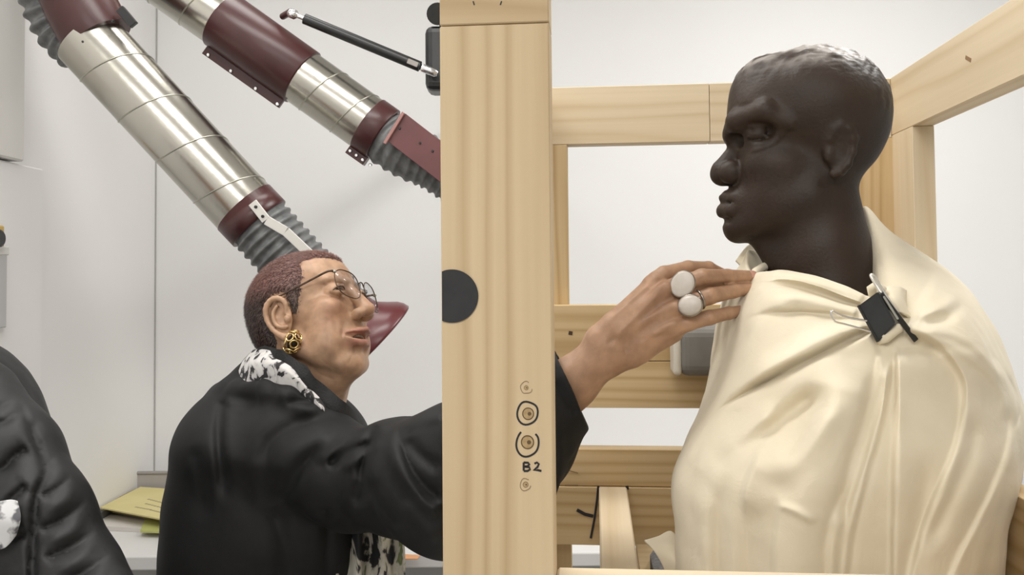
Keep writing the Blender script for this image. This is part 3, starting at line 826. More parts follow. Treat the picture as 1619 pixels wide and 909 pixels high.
def c3(a, b, ra, rb=None): return cap(q(*a), q(*b), ra, rb)
def roty(deg):
    a = math.radians(deg); return [[math.cos(a), 0, math.sin(a)], [0, 1, 0], [-math.sin(a), 0, math.cos(a)]]
bust_ops = [
    ('u', e3(1290, 170, 0, 118, 97, 92), 0), ('u', e3(1317, 190, 0, 91, 98, 86), 14), ('u', e3(1215, 176, 0, 69, 92, 72), 22),
    ('u', e3(1228, 275, 0, 70, 92, 66), 20), ('u', e3(1214, 330, 0, 66, 50, 54), 18),
    ('u', c3((1176, 352, 14), (1268, 312, 50), 22, 20), 18), ('u', c3((1186, 370, 0), (1246, 410, 0), 12, 42), 14),
    ('u', e3(1164, 354, 0, 28, 25, 28), 12),
    ('u', c3((1284, 290, 0), (1296, 400, 0), 66, 70), 26), ('u', c3((1296, 400, 0), (1312, 520, 0), 70, 88), 20),
    ('u', c3((1318, 560, 60), (1330, 650, 110), 66, 50), 40),
    ('u', e3(1330, 760, 0, 110, 190, 90), 40),
    # brow ridge, glabella and temples
    ('u', c3((1156, 208, 8), (1164, 193, 36), 17, 19), 6), ('u', c3((1164, 193, 36), (1204, 184, 68), 19, 16), 6), ('u', c3((1204, 184, 68), (1240, 206, 76), 15, 5), 14),
    ('u', c3((1162, 196, 0), (1158, 216, 0), 14, 14), 8),
    # sockets
    ('s', e3(1160, 221, 27, 17, 12, 13), 8), ('s', e3(1190, 215, 64, 27, 14, 19), 8),
    # cheek bones, cheeks, folds
    ('u', e3(1216, 262, 46, 36, 22, 20), 24), ('u', e3(1226, 308, 40, 36, 36, 20), 22),
    # nose
    ('u', c3((1161, 228, 0), (1138, 262, 0), 10, 16), 8), ('u', e3(1138, 271, 0, 22, 20, 18), 7), ('u', e3(1152, 270, 18, 22, 19, 14), 4), ('s', c3((1178, 258, 32), (1178, 280, 38), 2.5, 3), 6),
    ('s', e3(1150, 291, 10, 8, 5, 6), 4),
    # muzzle and lips
    ('u', e3(1177, 317, 0, 40, 32, 40), 10),
    ('u', c3((1142, 309, 0), (1156, 312, 22), 11, 10), 4), ('u', c3((1156, 312, 22), (1180, 321, 36), 10, 4), 5),
    ('u', c3((1141, 331, 0), (1152, 331, 20), 14, 12), 4), ('u', c3((1152, 331, 20), (1180, 323, 36), 12, 4), 5),
    ('s', chain([q(1126, 318.5, 0), q(1142, 319, 22), q(1182, 322, 40)], [2.4, 2.8, 2.2]), 2.5),
    ('s', c3((1133, 349, 0), (1146, 348, 20), 5, 4), 7),
    ('s', c3((1131, 299, 0), (1136, 303, 0), 3), 5),
    ('u', e3(1160, 360, 0, 22, 21, 24), 8),
]
bust_eye = [('u', e3(1190, 211, 45, 18, 14, 16), 4), ('u', c3((1176, 203, 54), (1206, 203, 58), 2.5, 2.5), 4), ('u', c3((1177, 221, 52), (1206, 220, 56), 2.2, 2.2), 4),
            ('s', chain([q(1173, 211, 58), q(1190, 211, 64), q(1209, 211.5, 60)], [4.2, 6.0, 3.2], 2), 1.5), ('u', e3(1190, 211, 44, 14, 11, 13.5), 0.8), ('s', e3(1182, 211, 57, 3.2, 3.6, 3), 1)]
lids = []
ear = [('u', e3(1312, 246, 72, 20, 38, 10, roty(8)), 14),
       ('s', e3(1306, 246, 90, 10, 18, 9), 8),
       ('u', chain([q(1300, 232, 80), q(1306, 218, 81), q(1316, 212, 82), q(1328, 218, 82), q(1335, 234, 80), q(1334, 252, 79), q(1326, 270, 79), q(1314, 281, 79), q(1304, 284, 78)], [3, 4, 4.5, 4.5, 4.5, 4.5, 4.5, 5.5, 7], 6), 8),
       ('u', e3(1297, 256, 76, 6, 9, 5), 8)]
fb = ops(bust_ops + bust_eye + lids + ear)
bsdf0 = local(fb, RB, CB, KB, sym=True)
lo = CB + np.array([-0.20, -0.19, -0.42]); hi = CB + np.array([0.22, 0.19, 0.16])
V, F = surf(bsdf0, lo, hi, 0.0024)
V = folds(V, F, [('crease', .0011, 5, [(1172, 250), (1186, 270), (1192, 296), (1188, 318)], .15, .3), ('step+', .0022, 5, [(1256, 198), (1232, 226), (1204, 240), (1176, 246)], .2, .2),
    ('step-', .0009, 5, [(1156, 186), (1172, 170), (1196, 164), (1226, 170)], .2, .3), ('crease', .0016, 4, [(1296, 286), (1306, 292), (1318, 288)], .2, .2)])
# modelled clay surface: tool marks over the skull, softer elsewhere
ql = ((V - CB) @ RB) / KB
vv = 230 - ql[:, 2]
nrm = vnormals(V, F)
hairm = sm(-vv, -150, -92) * 1.0 + 0.5 * sm(ql[:, 0], -40, -95) * sm(-vv, -230, -150)
tool = np.abs(vnoise(ql * [1, 1.6, 1.6], 0.16, 3)) * 1.0 + 0.6 * vnoise(ql, 0.33, 5)
soft = vnoise(ql, 0.075, 9)
tool2 = np.abs(vnoise(ql * [0.7, 1.6, 1.6], 0.32, 8))
V = V + nrm * (KB * (hairm * (1.5 * tool - 1.3 * tool2) + 0.8 * soft))[:, None]
tb = np.array([0.034, 0.022, 0.0155])[None] * np.ones((len(V), 3))
crown_light = np.clip(0.95 * sm(vnoise(ql * [.6, 1.5, 1.5], 0.2, 21), -1.0, 0.5) * sm(-vv, -128, -84), 0, 1)[:, None]  # overhead light and reflection painted pale into the crown, broken by noise
tb = tb * (1 - crown_light) + np.array([0.34, 0.31, 0.285]) * crown_light
gr = np.clip(sm(-ql[:, 0], 30, 110), 0, 1)[:, None] * 0.5
tb = tb * (1 - gr) + np.array([0.035, 0.031, 0.029]) * gr
M_BRONZE = tinted('dark_bronze', 0.5, 0.28, 0.35, 260, 0.0012, var=0.22, vscale=16)
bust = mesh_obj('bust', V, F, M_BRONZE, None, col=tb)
tag(bust, 'dark brown bust of a frowning short-haired man in profile', 'bust')

# ------------------------------------------------------------------ cream cloth draped round the bust
def ring(cu, hw, v, front, back, dv=None, e=1.0, dc=DBU):
    out = []
    for i in range(12):
        th = math.radians(180 + 30 * i)
        c, s = math.cos(th), -math.sin(th)                # s > 0 towards the camera
        d = dc - s * front if s > 0 else dc - s * back
        uu = cu + hw * np.sign(c) * abs(c) ** e
        out.append((uu, v + (dv[i] if dv else 0), d))
    return out
R0 = [(1188, 431, 1.10), (1232, 424, 1.05), (1284, 433, 1.02), (1334, 450, 1.015), (1378, 466, 1.025), (1390, 428, 1.05), (1373, 336, 1.125), (1362, 330, 1.17), (1320, 345, 1.205), (1272, 382, 1.21), (1226, 408, 1.195), (1186, 398, 1.15)]
Rm = [(u + (1290 - u) * 0.10, v + 26, d + (1.115 - d) * 0.12) for u, v, d in R0]
R1r = [(1178, 447, 1.095), (1224, 444, 1.025), (1284, 455, .995), (1340, 470, .988), (1392, 484, .990), (1424, 452, 1.01), (1420, 381, 1.10), (1400, 372, 1.19), (1340, 392, 1.235), (1270, 412, 1.24), (1208, 420, 1.215), (1176, 412, 1.15)]
R2r = [(1152, 492, 1.09), (1200, 500, .995), (1276, 512, .960), (1350, 524, .950), (1430, 520, .952), (1492, 482, .985), (1512, 441, 1.08), (1498, 436, 1.18), (1420, 450, 1.26), (1280, 460, 1.265), (1190, 462, 1.225), (1150, 455, 1.16)]
R3r = [(1132, 556, 1.10), (1180, 575, .980), (1265, 590, .935), (1355, 596, .922), (1450, 588, .928), (1540, 548, .965), (1574, 527, 1.07), (1560, 525, 1.18), (1440, 530, 1.285), (1280, 530, 1.285), (1170, 530, 1.235), (1132, 535, 1.17)]
R4r = ring(1364, 256, 645, .17, .20, e=0.92, dc=1.075)
R5r = ring(1342, 276, 745, .165, .22, e=0.9, dc=1.045)
R6r = ring(1330, 264, 840, .15, .22, e=0.9, dc=1.03)
R7r = ring(1330, 258, 960, .145, .22, e=0.9, dc=1.03)
R8r = ring(1332, 258, 1010, .14, .22, e=0.9, dc=1.03)
ctrl = np.array([[Pn(*c) for c in r] for r in (Rm, R0, R1r, R2r, R3r, R4r, R5r, R6r, R7r, R8r)])
zlow = ZBASE
ctrl[-1, :, 2] = np.maximum(ctrl[-1, :, 2], zlow + 0.001); ctrl[-2, :, 2] = np.maximum(ctrl[-2, :, 2], zlow + 0.03)
NT, NS = 700, 520
around = catmull(np.swapaxes(ctrl, 0, 1), NT, closed=True)          # NT x 10 x 3
tt = np.linspace(0, 1, NS)
V = catmull(np.swapaxes(around, 0, 1), NS)                          # NS x NT x 3
V = V.reshape(-1, 3); F = grid_faces(NS, NT)[:, ::-1]
fn = vnormals(V, F)
cen = V.mean(0)
if ((V - cen) * fn).sum() < 0: F = F[:, ::-1]
drape_folds = [
    # rolled neckline edge and the crease under it
    ('ridge', .006, 8, [(1186, 438), (1236, 430), (1290, 442), (1340, 458), (1372, 470)], .02, .05),
    ('crease', .012, 5, [(1190, 454), (1240, 450), (1290, 462), (1335, 477), (1362, 484)], .1, .02),
    ('step-', .009, 4, [(1186, 449), (1240, 446), (1290, 457), (1335, 473), (1362, 482)], .1, .02),
    ('ridge', .010, 14, [(1188, 470), (1250, 468), (1310, 482), (1360, 495)], .1, .05),
    ('crease', .010, 6, [(1150, 520), (1190, 500), (1250, 494), (1320, 498), (1362, 503)], .2, .04),
    ('ridge', .008, 14, [(1150, 505), (1200, 486), (1270, 484)], .2, .3),
    # long diagonal pleats from the clip down to the left
    ('ridge', .016, 16, [(1385, 515), (1330, 528), (1260, 560), (1190, 598), (1130, 640), (1060, 710)], .03, .05),
    ('crease', .020, 7, [(1380, 520), (1325, 546), (1260, 580), (1190, 616), (1130, 655), (1062, 722)], .03, .05),
    ('step-', .014, 6, [(1380, 520), (1325, 545), (1260, 578), (1190, 614), (1130, 653), (1062, 722)], .03, .05),
    ('ridge', .015, 18, [(1240, 640), (1180, 690), (1130, 730)], .3, .3),
    ('valley', .014, 16, [(1300, 610), (1240, 660), (1175, 700), (1120, 740)], .2, .3),
    ('ridge', .014, 26, [(1340, 620), (1270, 700), (1215, 770)], .3, .3),
    ('valley', .013, 20, [(1310, 600), (1262, 680), (1225, 740)], .3, .4),
    ('crease', .004, 4, [(1290, 660), (1255, 702), (1230, 735)], .3, .3),
    # big overhang on the left of the deep pleat
    ('ridge', .020, 48, [(1345, 560), (1322, 640), (1296, 730), (1268, 810), (1252, 960)], .15, .0),
    ('step-', .010, 10, [(1388, 552), (1376, 620), (1354, 700), (1332, 768), (1310, 830), (1300, 960)], .05, .0),
    ('valley', .022, 17, [(1398, 548), (1388, 620), (1370, 690), (1348, 760), (1330, 830), (1318, 960)], .22, .0),
    ('ridge', .012, 9, [(1332, 790), (1326, 840), (1320, 880), (1316, 960)], .25, .0),
    # central narrow pleat, sharp right edge
    ('step+', .020, 7, [(1414, 560), (1404, 640), (1388, 700), (1368, 770), (1350, 840), (1336, 960)], .10, .0),
    ('STEP-', .015, 7, [(1413, 548), (1414, 620), (1411, 720), (1408, 820), (1406, 960)], .05, .0),
    # rounded bulge right of the clip with its doubled edges
    ('STEP-', .018, 15, [(1424, 522), (1470, 548), (1505, 585), (1517, 625), (1505, 700), (1478, 770), (1446, 850), (1420, 960)], .04, .1),
    ('ridge', .010, 10, [(1430, 520), (1480, 533), (1530, 560), (1566, 590), (1588, 626), (1592, 670)], .05, .15),
    ('step-', .015, 15, [(1450, 528), (1500, 540), (1548, 572), (1582, 612), (1592, 650), (1586, 700), (1566, 765), (1530, 838), (1480, 940)], .05, .05),
    ('valley', .012, 16, [(1538, 640), (1530, 720), (1494, 800), (1460, 880)], .2, .2),
    ('ridge', .010, 14, [(1486, 480), (1520, 505), (1560, 560), (1600, 610)], .2, .2),
    ('valley', .008, 9, [(1460, 512), (1500, 500), (1530, 478)], .2, .3),
    ('ridge', .007, 9, [(1440, 505), (1486, 486), (1520, 466)], .2, .3),
    ('crease', .012, 7, [(1560, 545), (1590, 590), (1612, 640), (1600, 690)], .2, .2),
    # softer folds low on the left
    ('step+', .010, 7, [(1220, 960), (1221, 870), (1224, 800), (1216, 770)], .0, .25),
    ('ridge', .005, 6, [(1226, 796), (1258, 808), (1292, 826)], .2, .2),
    ('step+', .012, 14, [(1172, 830), (1168, 780), (1182, 735), (1206, 690)], .3, .35),
    ('valley', .008, 16, [(1190, 980), (1185, 850), (1184, 770)], .0, .5),
    ('ridge', .007, 14, [(1120, 740), (1110, 800), (1112, 980)], .3, .0),
    ('valley', .007, 10, [(1150, 720), (1138, 830), (1142, 980)], .5, .0),
    ('valley', .010, 18, [(1440, 980), (1455, 800), (1470, 700)], .0, .3),
    ('ridge', .008, 18, [(1580, 980), (1585, 820), (1592, 740)], .0, .3),
]
V = folds(V, F, drape_folds, 1.25)
Gd = V.reshape(NS, NT, 3)
for _ in range(7):                                                   # let the cloth relax so that creases stay soft
    Gn = (np.roll(Gd, 1, 1) + np.roll(Gd, -1, 1)) * 0.25
    Gn[1:-1] += (Gd[2:] + Gd[:-2]) * 0.25; Gn[0] += Gd[0] * .5; Gn[-1] += Gd[-1] * .5
    Gd = Gd * 0.4 + Gn * 0.6
V = Gd.reshape(-1, 3)
fn = vnormals(V, F)
V = V + fn * (0.0012 * vnoise(V, 55, 2) + 0.0007 * vnoise(V, 130, 4))[:, None]
V[:, 2] = np.maximum(V[:, 2], ZBASE + 0.0005)
def cloth_mat():
    m = mat('cream_cotton', (0.74, 0.64, 0.46), 0.85, spec=0.2, sheen=0.15)
    mp = coords(m)
    n = N(m, 'ShaderNodeTexNoise', Scale=14.0, Detail=3.0); L(m, mp, 0, n, 'Vector')
    r = ramp(m, [(0.3, (0.72, 0.64, 0.485)), (0.7, (0.76, 0.685, 0.535))]); L(m, n, 'Fac', r, 'Fac'); L(m, r, 'Color', bsdf(m), 'Base Color')
    n2 = N(m, 'ShaderNodeTexNoise', Scale=38.0, Detail=4.0, Distortion=0.8); L(m, mp, 0, n2, 'Vector')
    w = N(m, 'ShaderNodeTexNoise', Scale=900.0, Detail=1.0); L(m, mp, 0, w, 'Vector')
    b = N(m, 'ShaderNodeBump', Strength=0.35, Distance=0.003); L(m, n2, 'Fac', b, 'Height')
    b2 = N(m, 'ShaderNodeBump', Strength=0.25, Distance=0.0004); L(m, w, 'Fac', b2, 'Height'); L(m, b, 'Normal', b2, 'Normal')
    L(m, b2, 'Normal', bsdf(m), 'Normal')
    return m
M_CLOTH = cloth_mat()
cloth = mesh_obj('cloth_drape', V, F, M_CLOTH, None)
tag(cloth, 'cream cotton cloth draped in folds round the dark bust, pinned by a clip', 'drape')
def patch(name, rows, nu, nv, m, parent, th=0.002, wob=0.0, seed=0):
    """a thin sheet through a grid of 3D control rows, with real thickness"""
    c = np.array([[Pn(*p) for p in r] for r in rows])
    a = catmull(c, nu); b = catmull(np.swapaxes(a, 0, 1), nv)           # nv x nu
    nv_, nu_ = b.shape[:2]; Vp = b.reshape(-1, 3); Fp = grid_faces(nv_, nu_, False)
    nn = vnormals(Vp, Fp)
    if wob: Vp = Vp + nn * (wob * vnoise(Vp, 45, seed))[:, None]
    W = np.concatenate([Vp, Vp - nn * th]); k = len(Vp)
    FF = [tuple(x) for x in Fp] + [tuple(x[::-1] + k) for x in Fp]
    idx = np.arange(k).reshape(nv_, nu_)
    bd = list(idx[0, :]) + list(idx[1:, -1]) + list(idx[-1, ::-1][1:]) + list(idx[::-1, 0][1:-1])
    for i in range(len(bd)):
        a_, b_ = bd[i], bd[(i + 1) % len(bd)]; FF.append((b_, a_, a_ + k, b_ + k))
    return mesh_obj(name, W, FF, m, parent)
patch('trailing_hem', [[(1018, 852, 1.06), (1040, 846, 1.06), (1061, 838, 1.07), (1078, 858, 1.06)], [(1030, 866, 1.04), (1052, 862, 1.035), (1075, 862, 1.035), (1092, 884, 1.03)], [(1046, 890, 1.03), (1068, 888, 1.02), (1090, 895, 1.02), (1110, 905, 1.01)], [(1060, 925, 1.03), (1085, 925, 1.02), (1110, 925, 1.02), (1130, 930, 1.01)]], 26, 26, M_CLOTH, cloth, 0.003, 0.0015, 3)
# collar piece standing up on the far side of the neck
patch('far_collar', [[(1164, 410, 1.15), (1186, 385, 1.17), (1212, 387, 1.185), (1240, 408, 1.195)], [(1178, 424, 1.14), (1200, 410, 1.16), (1222, 408, 1.175), (1244, 420, 1.19)], [(1184, 440, 1.12), (1206, 432, 1.145), (1230, 430, 1.16), (1250, 436, 1.175)]], 24, 16, M_CLOTH, cloth, 0.004, 0.001, 5)
a0 = [Pn(1192, 432, 1.09), Pn(1210, 421, 1.12), Pn(1236, 409, 1.15)]
Vt, Ft = tube(catmull(np.array(a0), 12), [0.002] + [0.0055] * 10 + [0.002], 10); mesh_obj('rolled_edge', Vt, Ft, M_CLOTH, cloth)
# pinched tufts of cloth above and below the clip
patch('pinched_tuft', [[(1392, 466, .985), (1402, 452, .985), (1422, 452, .99), (1434, 458, 1.0)], [(1398, 480, .972), (1412, 470, .962), (1428, 474, .968), (1434, 486, .98)], [(1408, 500, .972), (1424, 494, .955), (1438, 500, .96), (1446, 512, .97)]], 18, 18, M_CLOTH, cloth, 0.003, 0.001, 8)
Vt, Ft = tube([Pn(1376, 468, .985), Pn(1378, 458, .98), Pn(1386, 453, .978), Pn(1393, 458, .975), Pn(1391, 468, .97)], [0.002, .006, .007, .006, .002], 12); mesh_obj('pinched_tuft', Vt, Ft, M_CLOTH, cloth)
Vt, Ft = tube([Pn(1384, 541, .945), Pn(1398, 533, .935), Pn(1414, 520, .938), Pn(1430, 517, .945)], [0.004, .007, .007, .003], 12); mesh_obj('pinched_tuft', Vt, Ft, M_CLOTH, cloth)

# ------------------------------------------------------------------ binder clip on the cloth
clip = empty('binder_clip', Pn(1388, 500, .93), 'large black binder clip with wire handles pinching the cream cloth', 'clip')
DC = 0.925
k = [Pn(1357, 483, DC + .006), Pn(1388, 461, DC), Pn(1416, 512, DC), Pn(1388, 540, DC + .006)]
bk = [Pn(1362, 486, DC + .014), Pn(1397, 459, DC + .034), Pn(1426, 512, DC + .034), Pn(1392, 541, DC + .014)]
bm = bmesh.new(); vs = [bm.verts.new(tuple(p)) for p in k + bk]
for f in ((0, 1, 2, 3), (7, 6, 5, 4), (0, 4, 5, 1), (1, 5, 6, 2), (2, 6, 7, 3), (3, 7, 4, 0)): bm.faces.new([vs[i] for i in f])
bmesh.ops.recalc_face_normals(bm, faces=bm.faces); bmesh.ops.bevel(bm, geom=list(bm.edges), offset=0.0012, segments=2, affect='EDGES')
bm_obj('clip_body', bm, mottled('clip_black', (0.018, 0.02, 0.022), (0.03, 0.033, 0.035), 40, 0.38), clip)
Vt, Ft = tube([k[0], k[3]], 0.0016, 10); mesh_obj('jaw_lip', Vt, Ft, M_BLACK, clip)
Vt, Ft = tube(catmull(np.array([Pn(1370, 507, DC + .002), Pn(1345, 503, DC - .004), Pn(1326, 497, DC - .008), Pn(1316, 492, DC - .009), Pn(1314, 496, DC - .009), Pn(1320, 508, DC - .008), Pn(1334, 512, DC - .006), Pn(1352, 517, DC - .002), Pn(1376, 524, DC + .002)]), 60), 0.0011, 8); mesh_obj('wire_handle', Vt, Ft, M_CHROME, clip)
strapd = (Pn(1376, 436, DC + .02), Pn(1436, 524, DC + .004))
Vt, Ft = tube(catmull(np.array([Pn(1400, 474, DC + .012), Pn(1386, 452, DC + .018), Pn(1377, 436, DC + .022), Pn(1382, 437, DC + .03), Pn(1395, 458, DC + .03), Pn(1415, 490, DC + .026), Pn(1438, 522, DC + .02)]), 60), 0.0017, 8); mesh_obj('wire_handle', Vt, Ft, mat('bright_wire', (0.75, 0.73, 0.68), 0.3, 0.6), clip)
p0, p1 = Pn(1392, 464, DC + .004), Pn(1449, 539, DC + .012)
strap(p0, p1, 0.006, 0.0016, 'far_jaw', M_BLACK, clip)
strap(Pn(1397, 468, DC + .0), Pn(1420, 505, DC + .0), 0.0025, 0.0012, 'jaw_edge', mat('jaw_steel', (0.5, 0.52, 0.5), 0.3, 0.8), clip)

# grey felt under the trailing hem
M_FELT = mottled('grey_felt', (0.10, 0.10, 0.105), (0.19, 0.19, 0.195), 240, 0.95, 0.6, 300, bdist=0.003)
fz = ZBASE + 0.0005
V, F = [], []
felt = sheet('felt_mat', [(1028, 900), (1046, 872), (1120, 872), (1200, 930), (1180, 1000), (1050, 1000)], fz, 0.02, M_FELT, 'dark grey felt mat peeking from under the trailing cloth hem', 'mat')
# ------------------------------------------------------------------ the woman
def rot3(f, z_up, pitch, roll=0.0):
    l = np.cross(z_up, f); p = math.radians(pitch)
    ff = f * math.cos(p) + z_up * math.sin(p); uu = z_up * math.cos(p) - f * math.sin(p)
    r = math.radians(roll)
    l, uu = l * math.cos(r) - uu * math.sin(r), uu * math.cos(r) + l * math.sin(r)
    return np.stack([ff, l, uu], 1)
def schain(pts, rads, n=18):
    c = catmull(np.array([(*p, r) for p, r in zip(pts, rads)], float), n)
    return chain([tuple(a[:3]) for a in c], [a[3] for a in c], 1.5)
def head_ops(jowl=1.0):
    E = ell; C = cap
    o = [('u', E((-8, 0, 47), (95, 73, 80)), 0), ('u', E((-38, 0, 12), (60, 63, 56)), 15), ('u', E((36, 0, 55), (56, 62, 54)), 15),
         ('u', E((40, 0, -18), (50, 60, 62)), 15), ('u', E((34, 0, -66), (46, 51, 36)), 16), ('u', E((58, 0, -93), (18, 24, 16)), 14),
         ('u', C((-6, 58, -40), (54, 28, -92), 17, 15), 18), ('u', C((46, 0, -96), (-10, 0, -108), 24, 34), 16),
         ('u', C((90, 6, 38), (80, 44, 40), 7.5, 4.5), 12),
         ('s', E((94, 34, 22), (13, 17, 12)), 10),
         ('u', E((62, 44, -6), (25, 18, 18)), 20), ('u', E((50, 42, -50), (26, 21 * jowl, 32)), 16),
         # nose
         ('u', C((92, 0, 24), (106, 0, -8), 8.5, 11), 7), ('u', E((110, 0, -20), (14, 13.5, 12)), 6), ('u', E((100, 14, -25), (13, 9.5, 9)), 4),
         ('s', E((106, 8, -34), (5.5, 3.6, 3.4)), 2.5), ('s', C((88, 23, -18), (90, 21, -30), 1.5, 2), 4),
         ('s', C((93, 26, -24), (78, 39, -56), 2.6, 3.2), 8),
         # muzzle, lips
         ('u', E((68, 0, -58), (26, 36, 24)), 12),
         ('s', C((103, 0, -41), (105, 0, -48), 2.5), 4),
         ('u', chain([(98, 0, -51), (93, 12, -52), (86, 23, -54), (78, 34, -57)], [5.5, 5.3, 4.6, 3], 2), 4), ('u', chain([(88, 0, -71), (85, 12, -70.5), (80, 23, -66), (77, 34, -58.5)], [6.5, 6, 5, 3], 2), 4),
         ('s', chain([(99, 0, -61), (93, 13, -60.5), (87, 24, -58.5), (81, 35, -57)], [5.6, 5.4, 5.0, 3.2], 2), 2), ('s', E((88, 0, -61), (16, 22, 5)), 2),
         ('s', C((85, 0, -82), (79, 16, -80), 3, 3), 10),
         
         # lids: upper fold, lower bag
         ('u', E((78, 35, 20.5), (15, 15.5, 14.5)), 4),
         ('s', C((93, 24, 20.0), (88, 47, 19.5), 3.4, 3.0), 1.8),
         ('u', chain([(91, 21, 19), (94, 30, 25), (92, 40, 25), (84, 50, 18)], [2.6, 3.4, 3.4, 2.4], 2), 2.5),
         ('u', chain([(91, 22, 15.5), (92.5, 32, 13), (89.5, 42, 13), (83, 50, 16)], [2.4, 3.0, 3.0, 2.2], 2), 3)]
    ear = [('u', E((-4, 71, 2), (19, 6, 31), [[1, 0, .14], [0, 1, 0], [-.14, 0, 1]]), 5),
           ('s', E((0, 79, -1), (9, 7, 13)), 3), ('s', E((-4, 79, 16), (9, 5, 11)), 3),
           ('u', schain([(8, 74, 8), (12, 76, 22), (6, 78, 33), (-8, 80, 37), (-21, 81, 29), (-26, 80, 12), (-22, 79, -8), (-12, 77, -23), (-4, 75, -31)], [3, 4, 4.5, 4.6, 4.8, 4.4, 4, 4.6, 7.5]), 2.5),
           ('u', schain([(-3, 78, 24), (-13, 79, 14), (-13, 79, -4), (-4, 78, -14), (4, 77, -16)], [2.2, 3, 3, 3, 3]), 2.5),
           ('u', E((8, 76, -4), (6, 5, 7)), 2.5)]
    return o + ear
WF = math.atan((460 - CX) / FPX)
wfx = np.array([math.cos(WF), -math.sin(WF), 0]); wt = np.array([-math.sin(WF), -math.cos(WF), 0]) * -1.0
wt = np.array([math.sin(-WF), -math.cos(WF), 0.0])
YAWW = math.radians(31)
wf = wfx * math.cos(YAWW) + wt * math.sin(YAWW)
RW = rot3(wf, np.array([0, 0, 1.0]), 24, 12)
SW = 0.00097
CW = Pn(455, 504, 1.385) - RW @ (np.array([9, -76, -4]) * SW)
def hw(x, y, z): return CW + RW @ (np.array([x, y, z]) * SW)          # head-local millimetres to world
f_head = local(ops(head_ops(1.1)), RW, CW, SW, sym=True)
f_head = bounded(f_head, CW + RW @ np.array([0.0, 0, 0.0]), 0.17)
px = 1.05 / FPX
fingers = {
    'index': [(1030, 448, 1.052, 13), (1050, 434, 1.057, 13.5), (1088, 424, 1.068, 12), (1120, 424, 1.083, 11), (1148, 436, 1.10, 9)],
    'middle': [(1045, 464, 1.036, 13), (1068, 453, 1.038, 14), (1110, 438, 1.043, 13), (1150, 437, 1.063, 11.5), (1187, 437, 1.083, 9.5)],
    'ring': [(1055, 492, 1.031, 13), (1082, 482, 1.030, 13.5), (1122, 468, 1.035, 13), (1160, 460, 1.058, 11), (1191, 455.5, 1.078, 9.5)],
    'pinky': [(1058, 522, 1.031, 13), (1088, 510, 1.030, 13), (1122, 502, 1.035, 11.5), (1152, 495, 1.050, 10), (1173, 491, 1.060, 8.5)],
    'thumb': [(985, 524, 1.055, 16), (1028, 494, 1.085, 16), (1075, 466, 1.105, 14), (1115, 450, 1.118, 12), (1150, 443, 1.116, 10)]}
hand = []
def W3(t): return Pn(t[0], t[1], t[2])
palm = []
for n_, (a, b) in {'index': ((972, 512, 1.040), (1038, 444, 1.055)), 'middle': ((976, 520, 1.036), (1054, 459, 1.038)), 'ring': ((984, 535, 1.036), (1066, 488, 1.032)), 'pinky': ((992, 552, 1.040), (1070, 516, 1.032))}.items():
    palm.append(('u', cap(W3(a), W3(b), 19 * px, 14 * px), 0.010))
palm += [('u', ell(W3((1028, 508, 1.058)), (46 * px, 0.016, 38 * px)), 0.012), ('u', cap(W3((1000, 560, 1.046)), W3((1066, 528, 1.042)), 19 * px, 13 * px), 0.010)]
wrist = [('u', chain([W3((745, 765, 1.135)), W3((850, 652, 1.075)), W3((905, 605, 1.05)), W3((962, 552, 1.042))], [.044, .041, .0295, .0245], 0.01), 0.01),
         ('u', cap(W3((950, 537, 1.042)), W3((988, 512, 1.042)), 25 * px, 21 * px), 0.012), ('u', cap(W3((968, 566, 1.045)), W3((1005, 548, 1.045)), 26 * px, 24 * px), 0.012)]
tend = []
for a, b in (((985, 512, 1.030), (1052, 452, 1.028)), ((990, 524, 1.027), (1066, 484, 1.0225)), ((972, 506, 1.036), (1036, 442, 1.044)), ((996, 540, 1.028), (1068, 512, 1.0215))):
    tend.append(('u', cap(W3(a), W3(b), 3.0 * px, 5.2 * px), 0.005))
knk = [('u', ell(W3(t), (7 * px,) * 3), 0.006) for t in ((1110, 437, 1.036), (1122, 467, 1.028), (1122, 501, 1.0285), (1056, 457, 1.028), (1070, 487, 1.0225))]
fing = [('u', chain([W3(t) for t in pts], [t[3] * px for t in pts], 0.003), 0.0035) for n_, pts in fingers.items()]
f_hand = ops(palm + wrist + tend)
f_fing = ops(fing)
def f_handall(p): return ops([('u', f_hand, 0), ('u', f_fing, 0.005)] + knk)(p)
f_handall = bounded(f_handall, Pn(985, 540, 1.06), 0.24)
neckb = CW + RW @ (np.array([-18, 0, -30]) * SW)
f_torso = ops([('u', cap(neckb, Pn(452, 640, 1.46), .054, .062), 0), ('u', cap(CW + RW @ (np.array([30, 0, -70]) * SW), Pn(495, 650, 1.445), .034, .05), 0.03),
               ('u', ell(Pn(436, 730, 1.50), (.11, .15, .09)), .03), ('u', ell(Pn(430, 880, 1.5), (.13, .16, .22)), .04),
               ('u', chain([Pn(480, 745, 1.39), Pn(560, 772, 1.31), Pn(640, 768, 1.235), Pn(745, 765, 1.135)], [.040, .034, .038, .042], .01), .02)])
f_body = ops([('u', f_torso, 0), ('u', f_head, 0.012), ('u', f_handall, 0.01)])
pts_all = np.array([Pn(380, 390, 1.45), Pn(262, 950, 1.7), Pn(1200, 400, 1.13), Pn(745, 780, 1.0)])
lo = np.array([-0.66, 0.98, CAMZ - 0.70]); hi = np.array([0.34, 1.72, CAMZ + 0.08])
V, F = surf(f_body, lo, hi, 0.0022, slack=0.012)
